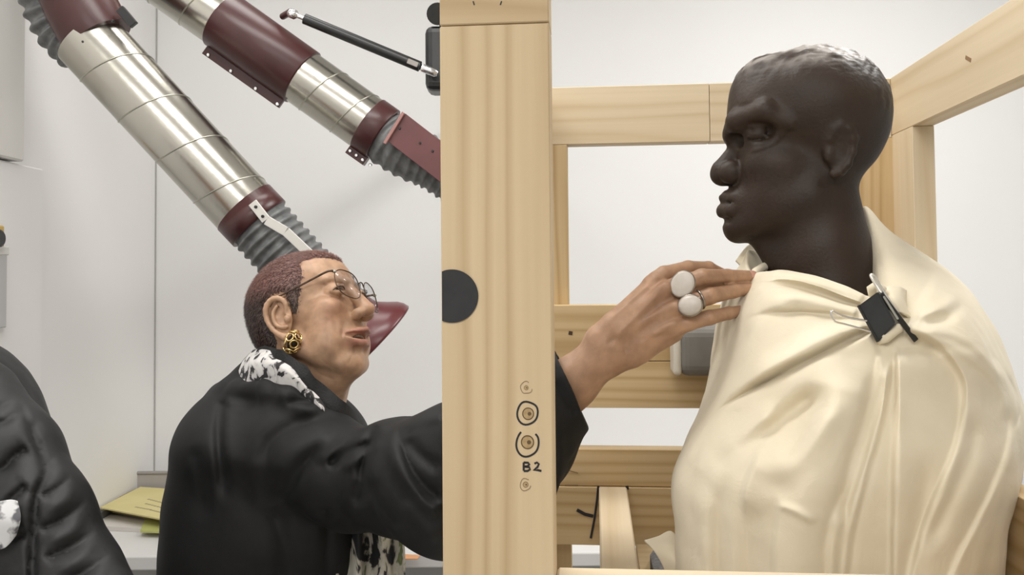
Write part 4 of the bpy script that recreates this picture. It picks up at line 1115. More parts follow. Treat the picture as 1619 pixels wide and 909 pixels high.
body_folds = [('crease', .0012, 2.5, [(1142, 428), (1146, 446)], 0, 0), ('crease', .0011, 2.5, [(1150, 451), (1156, 470)], 0, 0), ('crease', .001, 2.5, [(1146, 486), (1150, 503)], 0, 0),
              ('crease', .0010, 2, [(1106, 426), (1110, 450)], 0, 0), ('crease', .0010, 2, [(1117, 458), (1121, 479)], 0, 0), ('crease', .001, 2, [(1113, 462), (1116, 481)], 0, 0),
              ('crease', .0014, 3, [(1000, 540), (1040, 532), (1072, 528)], .2, .2), ('crease', .0030, 5, [(958, 546), (972, 536), (986, 546), (990, 562)], .2, .2), ('ridge', .0022, 5, [(972, 536), (1006, 500), (1042, 466)], .15, .15), ('ridge', .0016, 4, [(962, 508), (1000, 472), (1032, 446)], .2, .2), ('valley', .0018, 6, [(985, 548), (1030, 510), (1066, 486)], .2, .2), ('ridge', .0016, 4, [(1005, 548), (1035, 530), (1060, 512), (1072, 510)], .2, .2),
              ('crease', .0016, 4, [(562, 545), (556, 565), (548, 578)], .2, .2), ('crease', .0022, 4, [(573, 497), (560, 512), (551, 535)], .15, .3), ('crease', .0018, 4, [(543, 532), (543, 552), (550, 572)], .2, .3), ('crease', .0014, 3, [(520, 462), (538, 474), (560, 480)], .2, .3), ('crease', .0010, 2, [(504, 448), (516, 452), (526, 455)], .2, .2), ('crease', .0009, 2, [(506, 458), (517, 458), (526, 459)], .2, .2), ('valley', .0016, 6, [(520, 500), (514, 525), (516, 550)], .2, .3), ('crease', .0012, 3, [(500, 560), (520, 578), (545, 588)], .2, .2), ('crease', .0012, 3, [(488, 575), (508, 592), (530, 600)], .2, .2)]
V = folds(V, F, body_folds)
# skin colour, by place on the body
ql = ((V - CW) @ RW) / SW; x, y, z = ql[:, 0], np.abs(ql[:, 1]), ql[:, 2]
inhead = (x ** 2 + y ** 2 + z ** 2) < 170 ** 2
skin = np.ones((len(V), 3)) * np.array([0.46, 0.285, 0.18])
blot = sm(vnoise(V, 90, 11) + 0.6 * vnoise(V, 220, 12), 0.1, 1.3)[:, None]
skin = skin * (1 - 0.45 * blot) + np.array([0.29, 0.155, 0.09]) * 0.45 * blot
def g3(c, s): return np.exp(-((x - c[0]) / s[0]) ** 2 - ((y - c[1]) / s[1]) ** 2 - ((z - c[2]) / s[2]) ** 2) * inhead
def mixc(c, col, w):
    w = np.clip(w, 0, 1)[:, None]; return c * (1 - w) + np.array(col) * w
skin = mixc(skin, (0.45, 0.19, 0.11), 0.4 * g3((75, 45, -15), (25, 22, 25)))
skin = mixc(skin, (0.44, 0.20, 0.12), 0.45 * g3((112, 0, -28), (14, 16, 14)))
lipu = g3((90, 0, -53), (22, 36, 4.6)); lipl = g3((82, 0, -70), (20, 34, 5.6))
skin = mixc(skin, (0.36, 0.135, 0.11), 0.75 * np.clip(1.5 * (lipu + lipl), 0, 1))
brow = np.exp(-((z - 41 - 0.12 * y + 0.006 * (y - 28) ** 2) / 3.4) ** 2) * sm(y, 8, 14) * sm(-y, -50, -40) * (x > 60) * inhead
skin = mixc(skin, (0.20, 0.13, 0.09), 0.45 * brow * (0.6 + 0.4 * np.sign(vnoise(V, 900, 3))))
scalp = sm(z, 60, 100) * inhead * sm(-x, -70, -40)
skin = mixc(skin, (0.30, 0.15, 0.10), 0.5 * scalp)
onhand = (V[:, 0] > 0.0)
skin[onhand] = skin[onhand] * np.array([0.90, 0.86, 0.84])
M_SKIN = tinted('skin', 0.46, 0.4, 0.25, 700, 0.0006, var=0.15, vscale=70, sss=0.06)
woman = empty('person', (CW[0], CW[1], 0), 'woman with cropped red-brown hair and glasses, black jacket, reaching to the bust', 'person')
mesh_obj('body', V, F, M_SKIN, woman, col=skin, label='woman looking up to the right with parted lips, one hand at the cloth')
# eyes, teeth, nails
M_EYE = tinted('eye', 0.12, 0.6)
for s in (-1, 1):
    c = np.array([79.0, 35 * s, 20.5]); r = 12.9
    th, ph = np.meshgrid(np.linspace(0, PI, 22), np.linspace(0, 2 * PI, 28, endpoint=False), indexing='ij')
    p = np.stack([np.cos(th), np.sin(th) * np.cos(ph), np.sin(th) * np.sin(ph)], -1).reshape(-1, 3)
    col = np.ones((len(p), 3)) * np.array([0.50, 0.45, 0.40])
    gz = np.array([0.95, -0.16, 0.10]); gz /= np.linalg.norm(gz); ca = np.degrees(np.arccos(np.clip(p @ gz, -1, 1)))
    col[ca < 33] = (0.035, 0.02, 0.012); col[ca < 13] = (0.004, 0.004, 0.004)
    mesh_obj('eye', np.array([hw(*(c + r * a)) for a in p]), grid_faces(22, 28), M_EYE, woman, col=col)
for s in (-1, 1):
    Vt, Ft = tube([hw(*a) for a in catmull(np.array([(92.5, 21.5 * s, 18.2), (96, 30 * s, 22.3), (94.2, 40 * s, 22.3), (86, 50.5 * s, 17)]), 20)], [.0003] + [.0008] * 18 + [.0003], 6); mesh_obj('eyelashes', Vt, Ft, M_INK, woman)
tv = []; 
for i in range(7):
    y_ = -13.5 + i * 4.5
    bmv = np.array([[sx * 2.0, sy * 2.1, sz * 2.6] for sx in (-1, 1) for sy in (-1, 1) for sz in (-1, 1)]) + np.array([84 - 0.022 * y_ ** 2, y_, -56.3])
    tv.append((np.array([hw(*a) for a in bmv]), [(0, 1, 3, 2), (4, 6, 7, 5), (0, 4, 5, 1), (2, 3, 7, 6), (0, 2, 6, 4), (1, 5, 7, 3)]))
Vt, Ft = merge(*tv); mesh_obj('teeth', Vt, Ft, mat('teeth', (0.40, 0.34, 0.26), 0.35), woman, False)
M_NAIL = mat('nail', (0.56, 0.30, 0.24), 0.25)
def blob(name, c, axes, r, m, parent, n=18):
    th, ph = np.meshgrid(np.linspace(0, PI, n), np.linspace(0, 2 * PI, 2 * n, endpoint=False), indexing='ij')
    p = np.stack([np.cos(th) * r[0], np.sin(th) * np.cos(ph) * r[1], np.sin(th) * np.sin(ph) * r[2]], -1).reshape(-1, 3)
    return mesh_obj(name, np.array(c) + p @ np.array(axes), grid_faces(n, 2 * n), m, parent)
for n_, lift in (('middle', 0.0072), ('ring', 0.0072), ('pinky', 0.0066)):
    a, b = W3(fingers[n_][3]), W3(fingers[n_][4]); t = (b - a) / np.linalg.norm(b - a)
    up = -_FWn + np.array([0.0, 0, 0.45]); up -= t * (up @ t); up /= np.linalg.norm(up); s = np.cross(t, up)
    blob('fingernail', b - t * 0.001 + up * (fingers[n_][4][3] * px - 0.0013), (t, s, up), (.0068, .0052, .0018), M_NAIL, woman)

# hair: close crop over the skull, then short strands
poly = np.array([(120, 77), (89, 77), (66, 84), (50, 83), (53, 60), (46, 42), (36, 24), (22, 2), (14, -4), (9, 6), (9, 40), (-10, 45), (-29, 34), (-33, 8), (-30, -22), (-40, -38), (-60, -52), (-140, -62), (-140, 160), (120, 160)], float)
def polysd(px_, pz_):
    d = np.full(px_.shape, 1e9); ins = np.zeros(px_.shape, bool); n = len(poly)
    for i in range(n):
        a, b = poly[i], poly[(i + 1) % n]; e = b - a
        h = np.clip(((px_ - a[0]) * e[0] + (pz_ - a[1]) * e[1]) / (e @ e), 0, 1)
        d = np.minimum(d, np.hypot(px_ - a[0] - h * e[0], pz_ - a[1] - h * e[1]))
        c = ((a[1] <= pz_) & (b[1] > pz_)) | ((b[1] <= pz_) & (a[1] > pz_))
        xx = a[0] + (pz_ - a[1]) / (b[1] - a[1] + 1e-12) * e[0]
        ins ^= c & (px_ < xx)
    return np.where(ins, d, -d)
skull = ops([t for t in head_ops(1.1)[:3]] + [('u', cap((-18, 0, -30), (-50, 0, -110), 56, 58), 14)])
def f_hair_l(q_):
    t = polysd(q_[:, 0], q_[:, 2])
    th = -2.2 + 5.4 * sm(t, -4, 15) - 5 * sm(-q_[:, 2], 40, 75)
    return skull(q_) - th
f_hair = local(f_hair_l, RW, CW, SW, sym=True)
Vh, Fh = surf(f_hair, CW - 0.135, CW + 0.135, 0.0024, slack=0.012)
qh = ((Vh - CW) @ RW) / SW
nh = vnormals(Vh, Fh)
keep = (polysd(qh[:, 0], qh[:, 2]) > -5)
fk = keep[Fh].all(1); Fh = Fh[fk]; used = np.unique(Fh); remap = -np.ones(len(Vh), int); remap[used] = np.arange(len(used))
Vh, nh, qh, Fh = Vh[used], nh[used], qh[used], remap[Fh]
Vh = Vh + nh * (0.0007 * vnoise(qh, 0.9, 2) + 0.0005 * vnoise(qh, 1.7, 5))[:, None]
def haircol(qq, r):
    top = sm(qq[:, 2] + 0.35 * qq[:, 0], 20, 75)[:, None]
    c = np.array([0.028, 0.016, 0.013]) * (1 - top) + np.array([0.105, 0.048, 0.039]) * top
    grey = (np.exp(-((qq[:, 0] - 42) / 26) ** 2) * sm(-qq[:, 2], -75, -10))[:, None]
    c = c * (1 - 0.55 * grey) + np.array([0.17, 0.13, 0.11]) * 0.55 * grey
    return c * r
M_HAIR = tinted('cropped_hair', 0.5, 0.35, 0.6, 500, 0.0012, var=0.3, vscale=260)
hair = mesh_obj('hair', Vh, Fh, M_HAIR, woman, col=haircol(qh, 0.8) , label='close-cropped red-brown hair greying at the temple')
idx = rng.integers(0, len(Vh), 38000)
idx = idx[polysd(qh[idx, 0], qh[idx, 2]) > 0.5]
b = Vh[idx] + rng.normal(size=(len(idx), 3)) * 0.0008; n_ = nh[idx]
dl = np.stack([-0.6 - 0.2 * sm(qh[idx, 2], 0, 80), 0 * idx, -0.75 * sm(-qh[idx, 0], -80, 20) - 0.1], 1) + rng.normal(size=(len(idx), 3)) * 0.30
dw = dl @ RW.T; dw -= n_ * (dw * n_).sum(1)[:, None]; dw /= np.linalg.norm(dw, axis=1)[:, None] + 1e-9
ln = (rng.uniform(0.0025, 0.0055, len(idx)) * (0.45 + 0.55 * sm(polysd(qh[idx, 0], qh[idx, 2]), 0, 12)))[:, None]
sd = np.cross(n_, dw) * 0.00032
tip = b + (dw * 0.93 + n_ * 0.33) * ln; mid_ = b + (dw * 0.5 + n_ * 0.30) * ln
SV = np.stack([b - sd, b + sd, mid_ + sd * .8, mid_ - sd * .8, tip], 1).reshape(-1, 3)
k = np.arange(len(idx)) * 5
SFq = [(i, i + 1, i + 2, i + 3) for i in k] + [(i + 3, i + 2, i + 4) for i in k]
sc_ = np.repeat(haircol(qh[idx], rng.uniform(0.5, 1.0, (len(idx), 1)) ** 2 * 3.4), 5, axis=0)
hs = mesh_obj('hair_strands', SV, SFq, tinted('hair_strand', 0.4, 0.4), hair, col=sc_); hs['kind'] = 'stuff'

# glasses
gl = empty('glasses', (0, 0, 0), None, None) if False else None
M_GLF = mottled('tortoise_frame', (0.02, 0.012, 0.010), (0.14, 0.075, 0.04), 90, 0.25)
M_LENS = mat('lens', (0.9, 0.9, 0.9), 0.03, 0.0)
_t = N(M_LENS, 'ShaderNodeBsdfTransparent'); _t.inputs[0].default_value = (0.93, 0.93, 0.94, 1); _g = N(M_LENS, 'ShaderNodeBsdfGlossy', Roughness=0.03); _m = N(M_LENS, 'ShaderNodeMixShader'); _m.inputs[0].default_value = 0.07
L(M_LENS, _t, 0, _m, 1); L(M_LENS, _g, 0, _m, 2); L(M_LENS, _m, 0, M_LENS.node_tree.nodes['Material Output'], 'Surface')
def rimpts(s, n=48):
    out = []
    for t in np.linspace(0, 2 * PI, n, endpoint=False):
        c, d = math.cos(t), math.sin(t)
        yy = 34 + 26.5 * np.sign(c) * abs(c) ** 0.85; zz = 23 + 23 * np.sign(d) * abs(d) ** 0.85 - (0.10 * (yy - 33))*0
        xx = 112.5 - 0.0030 * (yy) ** 2 + 0.10 * (zz - 24)
        out.append((xx, yy * s, zz - 9 + (2.5 if d > 0 else 0) * abs(c) - 0.19 * yy * s))
    return out
glo = None
for s in (-1, 1):
    r_ = np.array([hw(*a) for a in rimpts(s)])
    Vt, Ft = tube(np.concatenate([r_, r_[:2]]), 0.0009, 8, False)
    fr = mesh_obj('glasses_rim', Vt, Ft, M_GLF, woman)
    cc = r_.mean(0); nn_ = RW[:, 0] * 0.0008
    Vl = np.concatenate([[cc + nn_], r_ + nn_ * 0.6, [cc - nn_], r_ - nn_ * 0.6]); n = len(r_)
    Fl = [(0, 1 + i, 1 + (i + 1) % n) for i in range(n)] + [(n + 1, n + 2 + (i + 1) % n, n + 2 + i) for i in range(n)] + [(1 + i, n + 2 + i, n + 2 + (i + 1) % n, 1 + (i + 1) % n) for i in range(n)]
    mesh_obj('lens', Vl, Fl, M_LENS, fr)
    tp_ = [hw(103, 58 * s, 30.5 - 11 * s), hw(100, 64 * s, 33 - 10 * s), hw(90, 68 * s, 35 - 8 * s), hw(50, 75 * s, 39), hw(15, 79 * s, 37), hw(-2, 79 * s, 36), hw(-16, 78 * s, 28)]
    Vt, Ft = tube(catmull(np.array(tp_), 40), np.linspace(0.0020, 0.0012, 40), 8); mesh_obj('glasses_temple', Vt, Ft, M_GLF, fr)
    blob('hinge', hw(103, 58.5 * s, 30.5 - 11 * s), RW.T, (.003, .003, .0028), M_STEELD, fr, 10)
Vt, Ft = tube(catmull(np.array([hw(112, -8.5, 23.5), hw(114, -4, 27), hw(114.5, 0, 27.5), hw(114, 4, 26), hw(112, 8.5, 21.5)]), 16), 0.0010, 8); mesh_obj('glasses_bridge', Vt, Ft, M_GLF, woman)

# gold openwork earring
M_GOLD = mat('gold', (0.78, 0.58, 0.27), 0.22, 1.0)
ec = Pn(463, 541, 1.372); e_u = np.array([0.35, -0.1, 0.93]); e_u /= np.linalg.norm(e_u); e_r = np.cross(e_u, -_FWn); e_r /= np.linalg.norm(e_r); e_n = np.cross(e_r, e_u)
gs = []
def erp(a, b, c=0): return ec + e_r * a + e_u * b + e_n * c
for k_ in range(13):
    w_ = (k_ + .5) / 13; ph = k_ * 2.399; zc_ = 1 - 2 * w_; rc = math.sqrt(1 - zc_ * zc_)
    nn = np.array([rc * math.cos(ph), rc * math.sin(ph), zc_]); ctr = nn * [.0115, .0175, .009]
    t1 = np.cross(nn, [0.3, 0.2, 0.93]); t1 /= np.linalg.norm(t1); t2 = np.cross(nn, t1)
    gs.append(tube([erp(*(ctr + .0062 * (math.cos(i) * t1 + math.sin(i) * t2))) for i in np.linspace(0, 2 * PI, 19)], 0.0014, 8, False))
Vt, Ft = merge(*gs); er_ = mesh_obj('earring', Vt, Ft, M_GOLD, woman, label='gold openwork earring')
blob('earring_back', erp(0, 0, 0), (e_r, e_u, e_n), (.0085, .0135, .006), mat('dark_gold', (0.03, 0.02, 0.01), 0.4, 0.5), er_, 12)

# rings on the hand
M_STONE = mottled('pale_stone', (0.56, 0.51, 0.46), (0.61, 0.56, 0.51), 160, 0.35, 0.2, 600, bdist=0.0005)
M_SILV = mat('ring_silver', (0.32, 0.28, 0.24), 0.3, 0.9)
vw = lambda c: (c - _CAMn) / np.linalg.norm(c - _CAMn)
def stone(name, u, v, d, ru, rv, thk, ang, m, dome):
    c = Pn(u, v, d); n = -vw(c) + np.array([-.1, 0, .12]); n /= np.linalg.norm(n)
    r0 = np.cross([0, 0, 1.0], n); r0 /= np.linalg.norm(r0); u0 = np.cross(n, r0); a = math.radians(ang)
    rr_ = r0 * math.cos(a) + u0 * math.sin(a); uu_ = np.cross(n, rr_)
    k = d / FPX; pr = [(-thk, 0.0), (-thk, .8), (-thk * .5, .98), (0, 1.0), (dome * .35, .96), (dome * .7, .8), (dome * .92, .5), (dome, .25), (dome, 0.02)]
    t = np.linspace(0, 2 * PI, 40, endpoint=False)
    Vs = np.concatenate([c + n * s + q_ * k * (ru * np.cos(t)[:, None] * rr_ + rv * np.sin(t)[:, None] * uu_) for s, q_ in pr])
    o = mesh_obj(name, Vs, grid_faces(len(pr), 40), m, woman)
    rim = c - n * thk * 0.6; Vr, Fr = tube([rim + k * (ru * .97 * math.cos(i) * rr_ + rv * .97 * math.sin(i) * uu_) for i in np.linspace(0, 2 * PI, 41)], thk * .55, 8, False)
    mesh_obj('setting', Vr, Fr, M_SILV, o); return o
def band(i, f, parent, tilt=0.0):
    a, b = W3(fingers[i][1]), W3(fingers[i][2]); p = a + (b - a) * f; t = (b - a) / np.linalg.norm(b - a); r = (fingers[i][1][3] * (1 - f) + fingers[i][2][3] * f) * px + .0006
    n1 = np.cross(t, [0, 0, 1.0]); n1 /= np.linalg.norm(n1); n2 = np.cross(t, n1)
    Vr, Fr = tube([p + r * (math.cos(x_) * n1 + math.sin(x_) * n2) + t * 0.0 for x_ in np.linspace(0, 2 * PI, 33)], 0.0016, 8, False); mesh_obj('ring_band', Vr, Fr, M_SILV, parent)
o = stone('finger_ring', 1079, 449, 1.021, 17.5, 21, .0035, -28, M_STONE, .0022); o['label'] = 'large flat oval pale ring'; band('middle', .25, o)
o = stone('finger_ring', 1091, 482.5, 1.012, 18, 16, .004, 10, M_STONE, .007); o['label'] = 'domed cream ring'; band('ring', .22, o)
band('ring', .62, woman); 

# jacket
def plane(p, n):
    p = np.array(p, np.float32); n = np.array(n, np.float32); n = n / np.linalg.norm(n)
    return lambda q_: (q_ - p) @ n
torso = ops([('u', ell(Pn(436, 694, 1.50), (.150, .200, .088)), 0), ('u', ell(Pn(420, 845, 1.5), (.166, .195, .275)), .05), ('u', ell(Pn(430, 1010, 1.5), (.178, .20, .25)), .05),
             ('u', ell(Pn(466, 796, 1.47), (.145, .17, .13)), .05),
             ('u', cap(Pn(446, 664, 1.47), Pn(418, 612, 1.48), .075, .056), .03),
             ('u', chain([Pn(450, 690, 1.66), Pn(470, 900, 1.70), Pn(560, 1010, 1.66)], [.075, .065, .055], .01), .04)])
sleeve = ops([('u', chain([Pn(470, 708, 1.37), Pn(556, 758, 1.295), Pn(640, 754, 1.225), Pn(715, 762, 1.150)], [.088, .070, .078, .090], .02), 0), ('u', cap(Pn(715, 762, 1.150), Pn(812, 690, 1.085), .092, .076), .03),
              ('u', chain([Pn(812, 690, 1.085), Pn(868, 638, 1.058), Pn(930, 580, 1.035)], [.074, .052, .042], .015), .02)])
cutn = _CRn * 95 + _CUn * 42
sleeve = ops([('u', sleeve, 0), ('i', plane(Pn(900, 607, 1.04), cutn), .003), ('s', cap(Pn(872, 634, 1.058), Pn(960, 555, 1.03), .0385, .0400), .002),
              ('u', chain([Pn(862, 655, 1.055), Pn(880, 700, 1.045), Pn(872, 790, 1.05)], [.030, .0155, .006], .01), .008), ('u', cap(Pn(870, 650, 1.05), Pn(893, 712, 1.045), .012, .006), .012)])
collar_cut = [('s', cap(Pn(470, 640, 1.45), CW, .060, .072), .012)]
f_jack = ops([('u', torso, 0), ('u', sleeve, .026)] + collar_cut + [('u', chain([Pn(560, 720, 1.52), Pn(450, 690, 1.63), Pn(375, 650, 1.59), Pn(350, 624, 1.505), Pn(378, 620, 1.412), Pn(424, 614, 1.364), Pn(460, 624, 1.343), Pn(490, 650, 1.330), Pn(512, 674, 1.332), Pn(535, 702, 1.36)], [.014] * 10, .01), .022)])
Vj, Fj = surf(f_jack, np.array([-.66, .92, .74]), np.array([.14, 1.82, CAMZ - 0.02]), 0.0042, slack=0.03)
jf = [('valley', .014, 9, [(352, 628), (346, 680), (350, 740), (356, 800)], .1, .3),
      ('step-', .010, 6, [(357, 625), (352, 690), (354, 760)], .1, .3),
      ('crease', .010, 5, [(452, 637), (480, 634), (500, 638)], .2, .2), ('ridge', .008, 10, [(430, 622), (470, 618), (510, 632)], .2, .2),
      ('ridge', .010, 14, [(385, 640), (430, 626), (480, 645), (520, 665)], .2, .2),
      ('valley', .012, 14, [(400, 740), (440, 690), (500, 660), (560, 655)], .2, .2), ('ridge', .010, 14, [(430, 760), (470, 710), (530, 680)], .2, .2),
      ('valley', .012, 12, [(440, 800), (480, 740), (520, 700)], .2, .3),
      ('ridge', .012, 9, [(500, 735), (540, 700), (585, 686)], .2, .2), ('valley', .016, 8, [(515, 740), (555, 712), (600, 700)], .2, .2), ('ridge', .010, 8, [(540, 745), (580, 715), (612, 700)], .2, .2),
      ('valley', .020, 10, [(592, 672), (584, 700), (572, 750), (564, 810)], .02, .2), ('ridge', .012, 10, [(610, 672), (598, 720), (590, 780)], .1, .3),
      ('crease', .013, 10, [(628, 672), (634, 700), (650, 740), (676, 775), (700, 790)], .08, .1), ('ridge', .018, 12, [(616, 668), (622, 710), (642, 755), (672, 795), (700, 812)], .1, .1),
      ('ridge', .014, 10, [(640, 672), (660, 662), (700, 656)], .1, .1), ('valley', .010, 10, [(640, 690), (665, 720), (700, 745)], .2, .2),
      ('valley', .010, 12, [(580, 750), (600, 800), (640, 840)], .2, .2), ('ridge', .008, 12, [(560, 740), (580, 790), (610, 830)], .2, .2), ('ridge', .008, 12, [(640, 790), (670, 830), (700, 850)], .2, .2),
      ('valley', .008, 14, [(300, 700), (320, 760), (316, 830)], .2, .3), ('ridge', .006, 12, [(420, 690), (402, 750), (410, 820)], .2, .3),
      ('valley', .010, 16, [(430, 800), (450, 860), (450, 909)], .2, .0), ('valley', .010, 10, [(515, 800), (516, 860), (514, 920)], .1, .0),
      ('valley', .006, 6, [(880, 600), (900, 640), (915, 652)], .2, .1), ('ridge', .006, 8, [(882, 680), (890, 720), (880, 770)], .2, .2)]
Vj = folds(Vj, Fj, jf)
nj = vnormals(Vj, Fj); Vj = Vj + nj * (0.0016 * vnoise(Vj, 38, 6) + 0.0008 * vnoise(Vj, 90, 8))[:, None]
M_JACK = mottled('black_jacket', (0.007, 0.007, 0.0072), (0.010, 0.010, 0.0104), 30, 0.68, 0.35, 800, bdist=0.0005, spec=0.32)
mesh_obj('jacket', Vj, Fj, M_JACK, woman)
# scarf round the neck, and its end hanging below the arm
M_SCARF = mat('scarf_print', (0.7, 0.68, 0.66), 0.75)
mp = coords(M_SCARF, (1, 1, 1)); n1 = N(M_SCARF, 'ShaderNodeTexNoise', Scale=40.0, Detail=7.0, Distortion=1.4); L(M_SCARF, mp, 0, n1, 'Vector')
r = ramp(M_SCARF, [(0.0, (0.012, 0.011, 0.012)), (0.425, (0.03, 0.028, 0.03)), (0.455, (0.55, 0.53, 0.52)), (0.56, (0.70, 0.68, 0.66)), (1.0, (0.74, 0.72, 0.70))]); L(M_SCARF, n1, 'Fac', r, 'Fac'); L(M_SCARF, r, 'Color', bsdf(M_SCARF), 'Base Color')
M_SCARF2 = mat('scarf_print_end', (0.5, 0.48, 0.4), 0.75)
mp = coords(M_SCARF2, (1.6, 1, 0.8)); n1 = N(M_SCARF2, 'ShaderNodeTexNoise', Scale=17.0, Detail=5.0, Distortion=1.0); L(M_SCARF2, mp, 0, n1, 'Vector')
r = ramp(M_SCARF2, [(0.0, (0.008, 0.008, 0.009)), (0.49, (0.014, 0.013, 0.016)), (0.52, (0.44, 0.41, 0.34)), (0.60, (0.56, 0.53, 0.46)), (0.64, (0.16, 0.19, 0.08)), (0.75, (0.24, 0.27, 0.12))]); L(M_SCARF2, n1, 'Fac', r, 'Fac'); L(M_SCARF2, r, 'Color', bsdf(M_SCARF2), 'Base Color')
top = [(530, 668, 1.56), (470, 620, 1.60), (410, 566, 1.56), (396, 554, 1.49), (408, 551, 1.42), (432, 556, 1.378), (458, 572, 1.358), (484, 597, 1.342), (506, 626, 1.330), (524, 656, 1.335)]
mdl = [(524, 684, 1.58), (455, 640, 1.62), (395, 588, 1.58), (378, 573, 1.49), (395, 574, 1.395), (428, 575, 1.352), (456, 588, 1.334), (482, 612, 1.322), (503, 638, 1.316), (521, 660, 1.325)]
bot = [(520, 710, 1.57), (440, 670, 1.62), (380, 640, 1.58), (356, 618, 1.495), (384, 614, 1.405), (424, 608, 1.358), (458, 618, 1.338), (488, 644, 1.326), (506, 660, 1.322), (518, 668, 1.332)]
sc = patch('scarf', [top, mdl, bot], 90, 14, M_SCARF, woman, 0.004, 0.002, 4); sc['label'] = 'black and white printed scarf'
rows = []
for v in (770, 810, 850, 890, 940, 990):
    o_ = 0.35 * (v - 770)
    rows.append([(512, v, 1.40), (530, v, 1.365), (548, v, 1.39), (566, v, 1.35), (584, v, 1.38), (602 + .05 * o_, v, 1.35), (620 + .08 * o_, v, 1.38), (632 + .14 * o_, v, 1.37)])
sc2 = patch('scarf_end', rows, 60, 40, M_SCARF2, woman, 0.003, 0.002, 6)
# ruffled black collar
ra_, rb_ = [], []
tops = catmull(np.array([(408, 551, 1.435), (428, 548, 1.395), (450, 556, 1.372), (474, 573, 1.358), (496, 592, 1.352), (520, 615, 1.356), (544, 636, 1.37), (570, 660, 1.40)], float), 60)
bots = catmull(np.array([(398, 574, 1.43), (424, 584, 1.385), (448, 598, 1.36), (470, 616, 1.345), (490, 640, 1.338), (512, 664, 1.342), (540, 690, 1.36), (580, 700, 1.395)], float), 60)
for i in range(60):
    w_ = math.sin(i * 1.25) ; tops[i, 0] += 3.0 * math.sin(i * 1.9); tops[i, 1] += 3.0 * math.sin(i * 2.7); tops[i, 2] -= 0.009 * w_
tops[:, 2] -= .018; bots[:, 2] -= .006
md = (tops + bots) / 2; md[:, 2] -= 0.006 - 0.003 * np.sin(np.arange(60) * 1.25 + 1)
patch('ruffled_collar', [[tuple(a) for a in tops], [tuple(a) for a in md], [tuple(a) for a in bots]], 240, 16, mottled('black_crepe', (0.008, 0.008, 0.008), (0.014, 0.013, 0.014), 80, 0.75, 0.6, 400, bdist=0.002), woman, 0.003, 0.0012, 9)
# trousers and shoes (below the frame)
def lower_body(parent, hx, hy, rx, mm, zt=0.86):
    f = ops([('u', ell((hx, hy, zt - 0.02), (rx, 0.18, 0.14)), 0)] + [('u', chain([(hx, hy + s * .09, zt - .05), (hx + .01, hy + s * .10, 0.45), (hx, hy + s * .10, 0.07)], [.10, .07, .06], .01), .04) for s in (-1, 1)])
    v, f_ = surf(f, (hx - .3, hy - .3, 0.03), (hx + .3, hy + .3, zt + .2), 0.012); mesh_obj('trousers', v, f_, mm, parent)
    for s in (-1, 1):
        f = ops([('u', ell((hx + .06, hy + s * .10, .035), (.135, .045, .04)), 0), ('u', ell((hx - .01, hy + s * .10, .06), (.06, .045, .055)), .02), ('i', plane((0, 0, 0.002), (0, 0, -1)), .002)])
        v, f_ = surf(f, (hx - .15, hy + s * .10 - .08, -.02), (hx + .25, hy + s * .10 + .08, .15), 0.006); mesh_obj('shoe', v, f_, M_BLACK, parent)
M_TRO = mottled('dark_trousers', (0.012, 0.012, 0.014), (0.018, 0.018, 0.02), 30, 0.8)
lower_body(woman, -0.395, 1.5, .17, M_TRO)

# ------------------------------------------------------------------ second person at the left edge, in a quilted jacket
DP = 1.22
man = empty('person', (-0.80, 1.22, 0), 'person in a black quilted puffer jacket cut off by the left edge', 'person')
RM = rot3(np.array([0.95, 0.31, 0.0]), np.array([0, 0, 1.0]), 2)
CM = Pn(-215, 400, 1.30)
f_mb = ops([('u', bounded(local(ops(head_ops(0.9)), RM, CM, 0.00098, sym=True), CM, 0.17), 0), ('u', cap(CM + np.array([-.02, 0, -.03]), Pn(-150, 600, 1.32), .052, .06), .02), ('u', ell(Pn(-110, 760, 1.32), (.13, .17, .2)), .04)])
v, f_ = surf(f_mb, CM + [-.25, -.25, -.5], CM + [.25, .25, .16], 0.005, slack=.015)
mesh_obj('body', v, f_, M_SKIN, man, col=np.ones((len(v), 3)) * np.array([0.46, 0.26, 0.15]))
v, f_ = surf(local(f_hair_l, RM, CM, 0.00099, sym=True), CM - 0.14, CM + 0.14, 0.005, slack=.012)
mesh_obj('hair', v, f_, M_HAIR, man, col=np.ones((len(v), 3)) * np.array([0.02, 0.014, 0.012]))
f_pj = ops([('u', ell(Pn(-115, 800, 1.30), (.165, .21, .26)), 0), ('u', ell(Pn(-110, 1000, 1.30), (.165, .20, .25)), .05), ('u', ell(Pn(-122, 648, 1.30), (.116, .20, .085)), .04),
            ('u', cap(Pn(-115, 600, 1.32), Pn(-120, 520, 1.32), .085, .072), .02), ('s', cap(Pn(-118, 560, 1.32), Pn(-120, 440, 1.32), .060, .064), .008)])
armp = chain([Pn(-58, 648, 1.20), Pn(0, 728, 1.165), Pn(54, 822, 1.13), Pn(112, 925, 1.10), Pn(176, 1010, 1.04)], [.074, .072, .069, .062, .055], .02)
armf = chain([Pn(-150, 640, 1.46), Pn(-130, 800, 1.50), Pn(-80, 960, 1.46)], [.08, .075, .065], .02)
f_pj = ops([('u', f_pj, 0), ('u', armp, .016), ('u', armf, .03)])
Vq, Fq = surf(f_pj, np.array([-1.12, .92, .72]), np.array([-.36, 1.72, CAMZ + .02]), 0.0042, slack=.03)
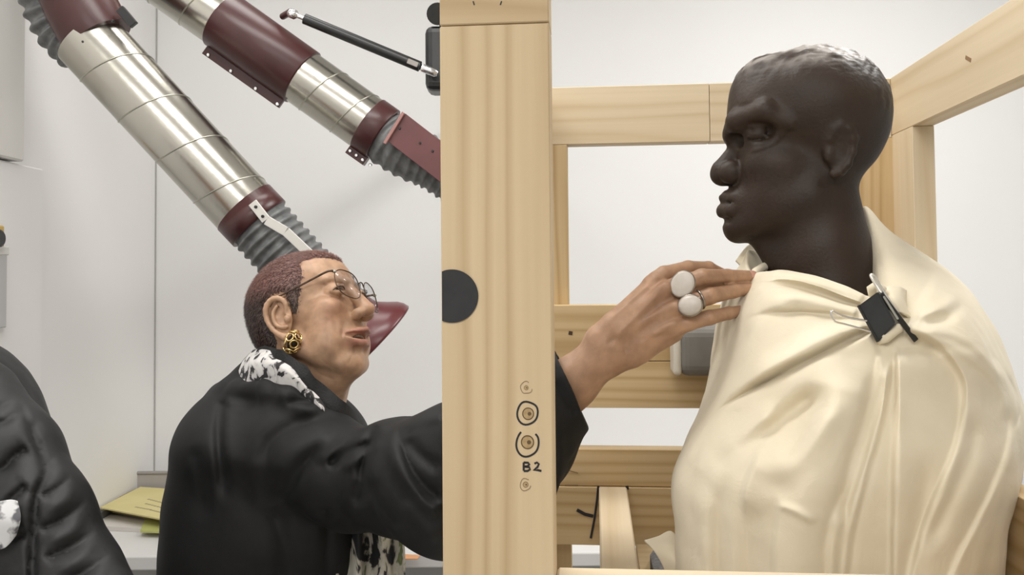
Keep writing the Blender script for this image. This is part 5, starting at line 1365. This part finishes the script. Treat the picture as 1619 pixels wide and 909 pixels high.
qf = [('crease', .012, 9, [(22, 570), (36, 630), (52, 680), (73, 742), (57, 785), (53, 840), (50, 930)], .02, .0), ('step+', .010, 12, [(22, 570), (36, 630), (52, 680), (73, 742), (57, 785), (53, 840), (50, 930)], .05, 0.)]
for y0, y1, y2 in ((590, 580, 575), (640, 630, 640), (668, 655, 650), (742, 722, 706), (806, 785, 766), (868, 852, 840)):
    qf.append(('crease', .016, 9, [(-60, y0 + 6), (0, y0), (22, y1), (44, y2)], 0, .06))
for k_, (a, b) in enumerate([((34, 622), (56, 604)), ((50, 668), (82, 645)), ((74, 735), (106, 690)), ((62, 785), (126, 738)), ((58, 838), (146, 784)), ((66, 884), (164, 826)), ((84, 925), (182, 868)), ((110, 965), (200, 905))]):
    m_ = ((a[0] + b[0]) / 2 - 3, (a[1] + b[1]) / 2 + 10)
    qf.append(('crease', .013, 7, [a, m_, b], .12, 0))
    qf.append(('ridge', .005, 9, [(a[0] + 8, a[1] + 22), (m_[0] + 12, m_[1] + 20), (b[0] - 6, b[1] + 26)], .3, .3))
Vq = folds(Vq, Fq, qf)
nq = vnormals(Vq, Fq); Vq = Vq + nq * (0.0012 * vnoise(Vq, 50, 16) + 0.0006 * vnoise(Vq, 120, 18))[:, None]
mesh_obj('puffer_jacket', Vq, Fq, mottled('black_nylon', (0.0055, 0.0055, 0.006), (0.008, 0.008, 0.0085), 30, 0.6, 0.2, 120, bdist=0.0015), man)
# pale printed bag front showing below the chest
patch('shirt', [[(-40, 796, 1.045), (-8, 794, 1.045), (16, 790, 1.05), (28, 792, 1.055)], [(-40, 830, 1.035), (-6, 826, 1.035), (20, 826, 1.04), (33, 818, 1.045)], [(-40, 880, 1.04), (-16, 872, 1.04), (8, 866, 1.04), (26, 846, 1.045)]], 30, 24, mottled('pale_print', (0.12, 0.12, 0.13), (0.68, 0.68, 0.69), 26, 0.7, lo=0.47, hi=0.52), man, 0.003, 0.002, 12)
lower_body(man, -0.80, 1.30, .16, M_TRO)
